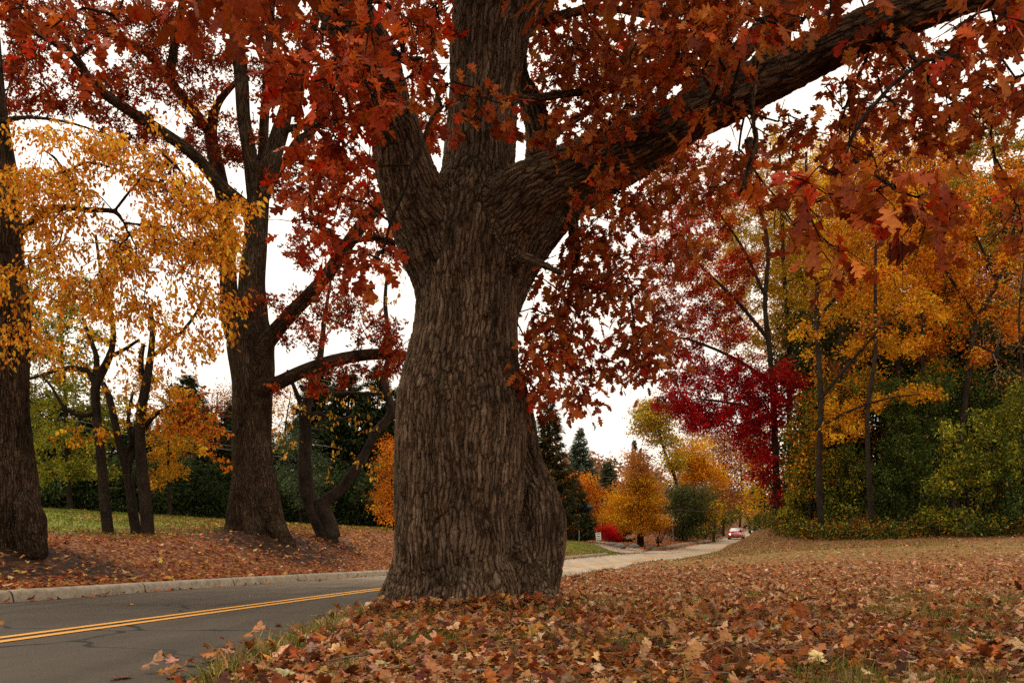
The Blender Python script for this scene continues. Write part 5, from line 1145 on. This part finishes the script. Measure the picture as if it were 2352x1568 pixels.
def left_background():
    L = [(110, 50, 900, 150, 'dark spruce behind the leftmost trunk'), (215, 54, 930, 150, 'wide dark spruce behind the first slender trunk'), (322, 52, 960, 130, 'dark spruce behind the third slender trunk'), (432, 62, 862, 110, 'tall spruce whose tip stands over the amber leaves'),
         (470, 50, 950, 130, 'olive green spruce with drooping boughs left of the forked oak'), (560, 58, 900, 120, 'dark spruce directly behind the forked oak trunk'), (655, 52, 1010, 90, 'low spreading spruce right of the forked oak'), (735, 62, 820, 110, 'tall dark spruce behind the leaning cherry'),
         (800, 56, 850, 110, 'dark spruce behind the curved cherry stem'), (868, 60, 840, 100, 'dark spruce left of the great oak trunk'), (30, 52, 940, 120, 'dark spruce at the left frame edge'), (930, 58, 880, 100, 'dark spruce showing right against the left side of the great oak trunk')]
    for k, (u, Y, vt, r, lab) in enumerate(L):
        ol = k == 4 or k == 6
        conifer(lab, u, Y, vt, r, [(.05, .05, .018, 4), (.03, .035, .014, 3), (.09, .06, .02, 1)] if ol else DARKG + [(.03, .035, .016, 1)], dens=1.7, group='spruces along the back of the lawn', lowest=.01, shape=.6)
    for k, (u, Y) in enumerate([(100, 46), (190, 47), (285, 47), (385, 47), (470, 47), (560, 49), (650, 48), (740, 50), (830, 50), (910, 50)]):
        pos = ['at the left edge of the lawn', 'left of the first slender trunk', 'between the slender trunks', 'right of the slender trunks', 'left of the forked oak', 'behind the forked oak', 'right of the forked oak', 'behind the leaning cherry', 'under the curved cherry stem', 'beside the great oak'][k]
        vb = V0 + (ZC - gz((u - U0) * Y / F, Y)) * F / Y
        bg('yew_bush', 'low dark evergreen bush ' + pos, 'bush', Y, [(u, vb - 20), (u, vb - 60)], [(u, vb - 22, 60, 20, 34), (u + 10, vb - 62, 56, 30, 34), (u - 10, vb - 105, 50, 30, 22)], DARKG, size=.24, nleaf=80, spread=.42, r=2, ry=1.2, T=T_NEED, leafpart='foliage', group='low evergreen bushes behind the lawn')
    bg('elm_tree', 'broad yellow green tree filling the left behind the slender trunks', 'tree', 38, [(160, 1150), (158, 1000), (150, 880), (140, 760)],
       [(110, 700, 70, 50, 20), (180, 680, 70, 50, 14), (90, 790, 70, 60, 26), (170, 790, 80, 60, 26), (100, 900, 80, 60, 32), (190, 900, 80, 60, 30), (110, 1000, 80, 50, 32), (200, 1000, 80, 50, 28), (150, 1070, 90, 36, 30), (230, 1070, 60, 30, 12), (80, 1090, 40, 24, 10), (270, 940, 50, 50, 14), (60, 640, 60, 40, 9)],
       [(.20, .21, .025, 4), (.30, .26, .03, 3), (.13, .15, .025, 3), (.44, .30, .04, 1)], size=.13, strung=110, wander=.13, maxr=.05, droop=.4, more=1.8, T=T_DIA, r=6)
    bg('elm_tree', 'yellow orange tree glowing between the slender trunks and the forked oak', 'tree', 40, [(390, 1150), (388, 1050), (385, 950)],
       [(370, 960, 60, 50, 22), (420, 920, 50, 40, 14), (380, 1030, 60, 40, 28), (430, 1010, 50, 50, 20), (390, 1080, 46, 24, 18), (340, 880, 50, 50, 14), (460, 960, 40, 30, 10), (350, 1110, 30, 20, 8)],
       [(.50, .27, .02, 4), (.56, .20, .015, 3), (.30, .22, .03, 2)], size=.12, strung=110, wander=.12, maxr=.05, droop=.4, more=1.8, r=4)
    bg('woodland_tree', 'hazy brown half bare tree showing left of the forked oak', 'tree', 66, [(500, 1150), (500, 1000), (498, 900)], [(480, 920, 50, 30, 18), (520, 950, 50, 40, 22), (490, 1000, 60, 30, 16), (540, 900, 40, 30, 9)], BROWN, size=.15, nleaf=50, spread=.6, r=3, twig=M_TWIGL)
    bg('woodland_tree', 'hazy brown half bare tree showing right of the forked oak', 'tree', 66, [(660, 1150), (664, 1000), (660, 900)], [(650, 920, 50, 40, 20), (680, 980, 50, 40, 18), (640, 1020, 40, 40, 14)], BROWN + GOLD, size=.15, nleaf=60, spread=.6, r=3)
    bg('holly_tree', 'blue green holly behind the upright cherry stem', 'tree', 44, [(690, 1160), (690, 1080)], [(680, 1020, 36, 40, 26), (670, 1090, 30, 40, 20), (720, 1080, 24, 50, 18), (720, 1150, 20, 20, 8), (690, 1140, 30, 26, 10)], [(.07, .10, .055, 4), (.045, .07, .03, 3), (.12, .14, .06, 1)], size=.12, nleaf=80, spread=.3, r=3)
    bg('maple_tree', 'small bright orange tree half hidden behind the great oak', 'tree', 42, [(905, 1200), (902, 1100), (905, 1020)], [(895, 1060, 26, 36, 22), (900, 1020, 20, 26, 9), (872, 1140, 22, 10, 8), (895, 1120, 24, 30, 16), (880, 1165, 20, 8, 6), (900, 1185, 24, 16, 9), (940, 1100, 30, 80, 20)], [(.56, .17, .014, 4), (.42, .10, .01, 3), (.6, .26, .02, 2)], size=.11, nleaf=64, spread=.28, r=2.5)
    # far woodland on a low ridge
    g = Geo(); n = 60; X, Yg = np.meshgrid(np.linspace(-420, 420, 57), np.linspace(170, 460, 24), indexing='ij')
    Z = 2 + 16 * np.exp(-((Yg - 330) / 60) ** 2) * (1 + .35 * np.sin(X * .021 + 1)) * (1 - .8 * np.exp(-((X - 95) / 40.) ** 2)) - 3
    i = (np.arange(56)[:, None] * 24 + np.arange(23)[None]); Q = np.stack([i, i + 24, i + 25, i + 1], -1).reshape(-1, 4)
    g.add(np.stack([X, Yg, Z], -1).reshape(-1, 3), Q=Q); o = g.build('hill', bpy.data.materials['ground_cover'], None, True); tag(o, kind='structure')
    g = Geo(); m = 1300; x = rng.uniform(-330, 380, m); y = 230 + 110 * rng.random(m)
    z = 2 + 16 * np.exp(-((y - 330) / 60) ** 2) * (1 + .35 * np.sin(x * .021 + 1)) * (1 - .8 * np.exp(-((x - 95) / 40.) ** 2)) - 3
    att = np.stack([x, y, z], 1); K = np.zeros(m, int)
    att = np.concatenate([att + np.array([0, 0, h]) for h in (2, 5, 8)])
    clump_leaves(g, att, K, [(.20, .08, .05, 4), (.26, .11, .05, 3), (.10, .09, .05, 3), (.30, .15, .05, 1)], 34, 1.9, 1.5, T_DIA, .1, .6)
    o = g.build('far_woodland', M_LEAF2); tag(o, 'far off autumn woodland on the low ridge, reading as one mass', 'woodland', kind='stuff')


right_wood(); middle_distance(); left_background()


# ================================================================ OBJECTS
def box(g, x0, x1, y0, y1, z0, z1):
    V = [(x, y, z) for z in (z0, z1) for y in (y0, y1) for x in (x0, x1)]
    g.add(V, Q=[(0, 2, 3, 1), (4, 5, 7, 6), (0, 1, 5, 4), (2, 6, 7, 3), (0, 4, 6, 2), (1, 3, 7, 5)])


def lpart(name, g, mat, root, smooth=False, loc=None):
    o = bpy.data.objects.new(name, g.mesh(name, smooth) if isinstance(g, Geo) else g); COL.objects.link(o)
    if not o.data.materials: o.data.materials.append(mat)
    o.parent = root
    if loc: o.location = loc
    return o


def bevel(o, w, seg=2):
    b = o.modifiers.new('edge', 'BEVEL'); b.width = w; b.segments = seg; b.limit_method = 'ANGLE'
    return o


def text_mesh(s, size, mat, root, loc, sx=1.0, name='lettering', rot=(math.pi / 2, 0, 0)):
    cu = bpy.data.curves.new(name, 'FONT'); cu.body = s; cu.size = size; cu.align_x = 'CENTER'; cu.align_y = 'CENTER'; cu.extrude = .0015; cu.offset = size * .022
    o = bpy.data.objects.new('tmp', cu); COL.objects.link(o)
    me = bpy.data.meshes.new_from_object(o.evaluated_get(bpy.context.evaluated_depsgraph_get())); bpy.data.objects.remove(o)
    me.materials.clear(); p = bpy.data.objects.new(name, me); COL.objects.link(p); me.materials.append(mat)
    p.parent = root; p.location = loc; p.rotation_euler = rot; p.scale = (sx, 1, 1)
    return p


def signs():
    white = plain('sign_white', (.80, .79, .75), .45); black = plain('sign_black', (.012, .012, .012), .5)
    steel = plain('sign_steel', (.34, .33, .31), .5, .5, Metallic=.6); back = plain('sign_back', (.20, .17, .16), .6, .4)
    Y = 57; x = (1376.5 - U0) * Y / F; z = gz(x, Y)
    t = thing('road_sign', 'small white keep right sign with black arrow, leaning on the lawn edge', 'sign', (x, Y, z)); t.rotation_euler = (0, math.radians(-5), 0); t.scale = (1.25, 1.25, 1.15)
    g = Geo(); box(g, -.025, .025, -.012, .012, -.25, .92); bevel(lpart('post', g, steel, t), .004)
    g = Geo(); box(g, -.155, .155, -.022, -.014, .42, .90); pn = bevel(lpart('sign_panel', g, white, t), .003)
    pn.data.update()
    g = Geo()
    for a, b, c_, d in ((-.148, .148, .427, .433), (-.148, .148, .887, .893), (-.148, -.142, .433, .887), (.142, .148, .433, .887)): box(g, a, b, -.0245, -.0222, c_, d)
    lpart('border', g, black, pn)
    text_mesh('KEEP', .125, black, pn, (0, -.024, .805), .72); text_mesh('RIGHT', .125, black, pn, (0, -.024, .515), .62)
    g = Geo(); V = [(-.10, -.0245, .638), (.02, -.0245, .638), (.02, -.0245, .612), (.105, -.0245, .66), (.02, -.0245, .708), (.02, -.0245, .682), (-.10, -.0245, .682)]
    V = V + [(a, -.0222, c_) for a, _, c_ in V]; g.add(V, T=[(0, 1, 5), (0, 5, 6), (2, 3, 4)], Q=[(k, k + 7, (k + 1) % 7 + 7, (k + 1) % 7) for k in range(7)]); lpart('arrow', g, black, pn)
    # grey sign seen from behind
    Y = 80; x = (1547 - U0) * Y / F; z = gz(x, Y)
    t = thing('road_sign', 'grey back of a square sign on a tall steel post by the far kerb', 'sign', (x, Y, z)); t.rotation_euler = (0, math.radians(-3), math.radians(8))
    g = Geo(); box(g, -.03, .03, -.02, .02, -.3, 2.62); bevel(lpart('post', g, steel, t), .004)
    g = Geo(); box(g, -.22, .22, .022, .03, 2.12, 2.58); pn = bevel(lpart('sign_panel', g, back, t), .02)
    g = Geo(); box(g, -.02, .02, -.026, -.0205, 2.22, 2.26); box(g, -.02, .02, -.026, -.0205, 2.44, 2.48); lpart('bolt', g, steel, t)
    # short pale post on the lawn edge
    Y = 60; x = (1330 - U0) * Y / F; z = gz(x, Y)
    t = thing('marker_post', 'short pale marker post standing under the dark spruce', 'post', (x, Y, z))
    g = Geo(); box(g, -.035, .035, -.035, .035, -.2, .82); bevel(lpart('post_shaft', g, plain('post_paint', (.42, .38, .31), .8), t), .01)
    g = Geo(); box(g, -.045, .045, -.045, .045, .82, .86); bevel(lpart('post_cap', g, steel, t), .008)
    # blue street name sign on a span wire
    blue = plain('sign_blue', (.012, .045, .20), .4)
    Y = 74; x = (1344 - U0) * Y / F; z = ZC - (1166 - V0) * Y / F
    t = thing('street_name_sign', 'blue hanging sign half hidden in the spruce beside the great oak', 'sign', (x, Y, z))
    g = Geo(); box(g, -.75, .75, -.015, .015, -.2, .2); pn = bevel(lpart('sign_panel', g, blue, t), .02)
    g = Geo(); box(g, -.74, .74, -.019, -.0155, .172, .186); box(g, -.74, .74, -.019, -.0155, -.186, -.172); lpart('border', g, white, pn)
    g = Geo(); box(g, -.5, -.46, -.008, .008, .2, .42); box(g, .46, .5, -.008, .008, .2, .42); lpart('hanger', g, steel, t)


def wires():
    m = plain('cable_sheath', (.10, .09, .08), .7); mp = plain('cable_pale', (.32, .29, .25), .6)
    spec = [((-260, 905, 34), (1180, 1100, 70), .030, 'thick black utility cable, lowest of those behind the lawn'), ((-260, 888, 34), (1180, 1096, 70), .020, 'black utility cable close above the lowest one'), ((-260, 842, 34), (1180, 1073, 70), .016, 'thin utility cable running above the pair behind the lawn'),
            ((-260, 820, 36), (1180, 1030, 70), .012, 'fine utility cable crossing behind the cherry crown'), ((-260, 640, 36), (1180, 962, 70), .010, 'topmost pale utility cable behind the forked oak'), ((-260, 625, 36), (1180, 952, 70), .010, 'second pale utility cable from the top behind the forked oak'),
            ((1150, 1147, 74), (1800, 1178, 76), .014, 'span cable carrying the blue hanging sign'), ((1150, 1075, 82), (1700, 1110, 84), .012, 'thin cable crossing in front of the blue green spruce')]
    for (a, b, r, lab) in [(s[0], s[1], s[2], s[3]) for s in spec]:
        A, B = P(*a), P(*b); tt = np.linspace(0, 1, 40)[:, None]; p = A + (B - A) * tt; p[:, 2] -= (.6 if a[2] < 60 else .2) * 4 * (tt * (1 - tt))[:, 0]
        g = Geo(); tube(g, p, np.full(40, r), 6); o = g.build('utility_cable', mp if 'pale' in lab or 'thin' in lab else m, None, True); tag(o, lab, 'cable', 'overhead cables')


def car():
    red = None
    m, nt, out = newmat('car_red_paint')
    tc = nt.nodes.new('ShaderNodeTexCoord').outputs['Object']
    c_ = ramp(nt, noise(nt, tc, 3, 4), [(.3, (.46, .02, .018)), (.7, (.60, .04, .035))])
    p = principled(nt, out, c_, .22, .6); p.inputs['Coat Weight'].default_value = .9; p.inputs['Coat Roughness'].default_value = .05
    red = m
    glass = plain('car_glass', (.62, .64, .62), .08, 1.0, Metallic=.75); glass.node_tree.nodes['Principled BSDF'].inputs['Coat Weight'].default_value = 1
    dark = plain('car_trim', (.012, .012, .013), .5); rub = plain('tyre_rubber', (.015, .015, .015), .85); alloy = plain('wheel_alloy', (.4, .4, .4), .3, .6, Metallic=.8)
    clear = plain('lamp_lens', (.55, .55, .52), .15, .8); plate = plain('number_plate', (.6, .6, .56), .5)
    Y = 98.5; sx = 1.85; x = float(xc(Y)) - sx / float(ca(Y)); z = float(zr(Y)) + .0
    t = thing('car', 'small red car with one lit headlamp driving up over the bend of the road', 'car', (x, Y, z))
    t.rotation_euler = (0, 0, -math.atan(float(np.interp(Y, _y, _dx))) + .05)
    # front of the car faces local -Y
    st = [  # y, half width, bottom, belt height, belt half width, crown height
        (-2.05, .62, .30, .56, .60, .60), (-1.98, .80, .22, .66, .74, .70), (-1.75, .865, .20, .76, .79, .80), (-1.2, .885, .20, .86, .80, .93), (-.85, .885, .20, .93, .80, 1.0), (0, .885, .19, .97, .80, 1.0), (.9, .885, .20, 1.0, .80, 1.03), (1.6, .87, .22, 1.02, .78, 1.05), (1.95, .82, .27, 1.0, .72, 1.03), (2.05, .7, .36, .9, .62, .92)]
    g = Geo(); V = []; 
    for y, w, b, h, wb, cr in st:
        V += [(-w * .92, y, b), (-w, y, b + .12), (-w, y, (b + h) * .52), (-wb - (w - wb) * .6, y, h - .05), (-wb, y, h), (-wb * .5, y, cr - .01), (0, y, cr), (wb * .5, y, cr - .01), (wb, y, h), (wb + (w - wb) * .6, y, h - .05), (w, y, (b + h) * .52), (w, y, b + .12), (w * .92, y, b)]
    n = 13; Q = [(a * n + b, (a + 1) * n + b, (a + 1) * n + (b + 1) % n, a * n + (b + 1) % n) for a in range(len(st) - 1) for b in range(n)]
    T = [(0, k + 1, k + 2)[::1] for k in range(n - 2)]; T = [(0, k, k + 1) for k in range(1, n - 1)] + [((len(st) - 1) * n, (len(st) - 1) * n + k + 1, (len(st) - 1) * n + k) for k in range(1, n - 1)]
    g.add(V, Q=Q, T=T); body = lpart('body', g, red, t, True); s_ = body.modifiers.new('s', 'SUBSURF'); s_.levels = 2; s_.render_levels = 2
    # roof and pillars
    g = Geo(); 
    rf = [(-.28, .60, 1.40), (.1, .63, 1.46), (.8, .62, 1.45), (1.45, .58, 1.38)]
    V = []
    for y, w, h in rf: V += [(-w, y, h - .04), (-w * .8, y, h), (0, y, h + .02), (w * .8, y, h), (w, y, h - .04), (w * .9, y, h - .07), (-w * .9, y, h - .07)]
    Q = [(a * 7 + b, (a + 1) * 7 + b, (a + 1) * 7 + (b + 1) % 7, a * 7 + (b + 1) % 7) for a in range(3) for b in range(7)] + [(0, 1, 5, 6)[::-1]]
    g.add(V, Q=Q); 
    for s in (-1, 1):
        tube(g, [(s * .78, -1.0, .98), (s * .70, -.62, 1.2), (s * .61, -.26, 1.38)], [.035, .03, .03], 6)
        tube(g, [(s * .80, .45, 1.0), (s * .63, .42, 1.42)], [.035, .03], 6); tube(g, [(s * .76, 1.85, 1.02), (s * .58, 1.42, 1.37)], [.06, .05], 6)
    lpart('roof', g, red, t, True)
    g = Geo(); g.add([(-.76, -1.0, .985), (.76, -1.0, .985), (.6, -.28, 1.385), (-.6, -.28, 1.385), (0, -1.07, 1.0), (0, -.32, 1.41)], Q=[(0, 4, 5, 3), (4, 1, 2, 5)]); ws = lpart('windscreen', g, glass, t, True)
    g = Geo(); g.add([(-.74, 1.9, 1.02), (.74, 1.9, 1.02), (.57, 1.44, 1.36), (-.57, 1.44, 1.36)], Q=[(0, 3, 2, 1)]); lpart('rear_window', g, glass, t)
    for s in (-1, 1):
        g = Geo(); g.add([(s * .79, -.9, .985), (s * .8, 1.78, 1.02), (s * .6, 1.38, 1.37), (s * .615, -.24, 1.38)], Q=[(0, 1, 2, 3)]); lpart('side_window', g, glass, t)
        g = Geo(); d = np.array([(math.cos(a) * math.cos(b), math.sin(a) * math.cos(b), math.sin(b)) for b in np.linspace(-1.5, 1.5, 7) for a in np.linspace(0, 6.28, 12, endpoint=False)])
        V = d * np.array([.12, .07, .075]) + np.array([s * 1.0, -.78, 1.04]); Q = [(a * 12 + b, a * 12 + (b + 1) % 12, (a + 1) * 12 + (b + 1) % 12, (a + 1) * 12 + b) for a in range(6) for b in range(12)]
        g.add(V, Q=Q); tube(g, [(s * .82, -.8, .99), (s * .93, -.78, 1.02)], [.03, .025], 6); lpart('wing_mirror', g, red, t, True)
        g = Geo(); V = d * np.array([.16, .10, .085]) + np.array([s * .63, -1.90, .66]); g.add(V, Q=Q)
        if s < 0:
            ml, nt2, out2 = newmat('lamp_lit'); e = nt2.nodes.new('ShaderNodeEmission'); e.inputs[0].default_value = (1, .62, .22, 1); e.inputs[1].default_value = 9; nt2.links.new(e.outputs[0], out2.inputs[0])
            hl = lpart('headlight', g, clear, t, True); g = Geo(); g.add(d * .075 + np.array([s * .60, -1.99, .655]), Q=Q); lpart('bulb', g, ml, hl, True)
        else: lpart('headlight', g, clear, t, True)
        g = Geo(); tube(g, [(s * .22 - .1, -1.06, 1.0), (s * .22 + .22 * 1, -.9, 1.07)], [.012, .01], 5); lpart('wiper', g, dark, t)
        for y in (-1.3, 1.3):
            a = np.linspace(0, 2 * math.pi, 28, endpoint=False); g = Geo(); prof = [(.20, -.09), (.29, -.10), (.315, -.07), (.32, 0), (.315, .07), (.29, .10), (.20, .09)]
            V = [(s * .80 + q, y + r * math.cos(k), .32 + r * math.sin(k)) for r, q in prof for k in a]; Q2 = [(i * 28 + j, i * 28 + (j + 1) % 28, (i + 1) * 28 + (j + 1) % 28, (i + 1) * 28 + j) for i in range(6) for j in range(28)]
            g.add(V, Q=Q2); wh = lpart('wheel', g, rub, t, True)
            g = Geo(); V = [(s * .885, y, .32)] + [(s * .87, y + r * math.cos(k), .32 + r * math.sin(k)) for r in (.21,) for k in a]; g.add(V, T=[(0, 1 + k, 1 + (k + 1) % 28) for k in range(28)]); lpart('rim', g, alloy, wh)
    g = Geo(); box(g, -.42, .42, -2.075, -2.03, .30, .42); bevel(lpart('lower_grille', g, dark, t), .02)
    g = Geo(); box(g, -.35, .35, -2.065, -1.98, .60, .66); bevel(lpart('grille', g, dark, t), .01)
    g = Geo(); box(g, -.16, .16, -2.095, -2.08, .45, .53); bevel(lpart('number_plate', g, plate, t), .004)
    for s in (-1, 1):
        g = Geo(); box(g, s * .60 - .09, s * .60 + .09, -2.02, -1.98, .34, .42); bevel(lpart('fog_light', g, dark, t), .01)


signs(); wires(); car()
# ================================================================ CAMERA, LIGHT, WORLD
cd = bpy.data.cameras.new('camera'); cd.lens = 28; cd.sensor_width = 36; cd.clip_end = 4000; cd.clip_start = .05
cd.shift_y = (V0 - 784) / 2352
cam = bpy.data.objects.new('camera', cd); COL.objects.link(cam); cam.location = (0, 0, ZC); cam.rotation_euler = (math.pi / 2, 0, 0)
S.camera = cam
EL, AZ = math.radians(52), math.radians(-35)      # soft sun behind the cloud, from ahead on the left
w = bpy.data.worlds.new('World'); S.world = w; w.use_nodes = True
nt = w.node_tree; nt.nodes.clear()
sky = nt.nodes.new('ShaderNodeTexSky'); sky.sky_type = 'NISHITA'; sky.sun_disc = False; sky.sun_elevation = EL; sky.sun_rotation = AZ
sky.air_density = 1.0; sky.dust_density = 3.0
hs = nt.nodes.new('ShaderNodeHueSaturation'); hs.inputs['Saturation'].default_value = .12; nt.links.new(sky.outputs[0], hs.inputs['Color'])
tcw = nt.nodes.new('ShaderNodeTexCoord').outputs['Generated']
cl = ramp(nt, noise(nt, tcw, 2.2, 6, .55), [(.3, (.94, .93, .93)), (.7, (1.0, .985, .965))])
m1 = mix(nt, .75, hs.outputs[0], (14.5, 12.8, 10.8))
m2 = mix(nt, 1, m1, cl, 'MULTIPLY')
bg = nt.nodes.new('ShaderNodeBackground'); bg.inputs[1].default_value = .10; nt.links.new(m2, bg.inputs[0])
wo = nt.nodes.new('ShaderNodeOutputWorld'); nt.links.new(bg.outputs[0], wo.inputs[0])
sd = bpy.data.lights.new('sun', 'SUN'); sd.energy = 1.2; sd.angle = math.radians(25); sd.color = (1, .93, .82)
so = bpy.data.objects.new('sun', sd); COL.objects.link(so)
dv = Vector((math.sin(-AZ) * -1 * math.cos(EL), math.cos(AZ) * math.cos(EL), math.sin(EL)))
so.rotation_euler = dv.to_track_quat('Z', 'Y').to_euler(); so.location = (0, 0, 30)
S.view_settings.view_transform = 'Standard'; S.view_settings.look = 'None'; S.view_settings.exposure = .25; S.view_settings.gamma = 1
S.render.engine = 'CYCLES'
c = S.cycles; c.max_bounces = 6; c.diffuse_bounces = 3; c.glossy_bounces = 2; c.transmission_bounces = 3; c.transparent_max_bounces = 4
c.use_denoising = False
try: c.denoiser = 'OPENIMAGEDENOISE'
except Exception: pass
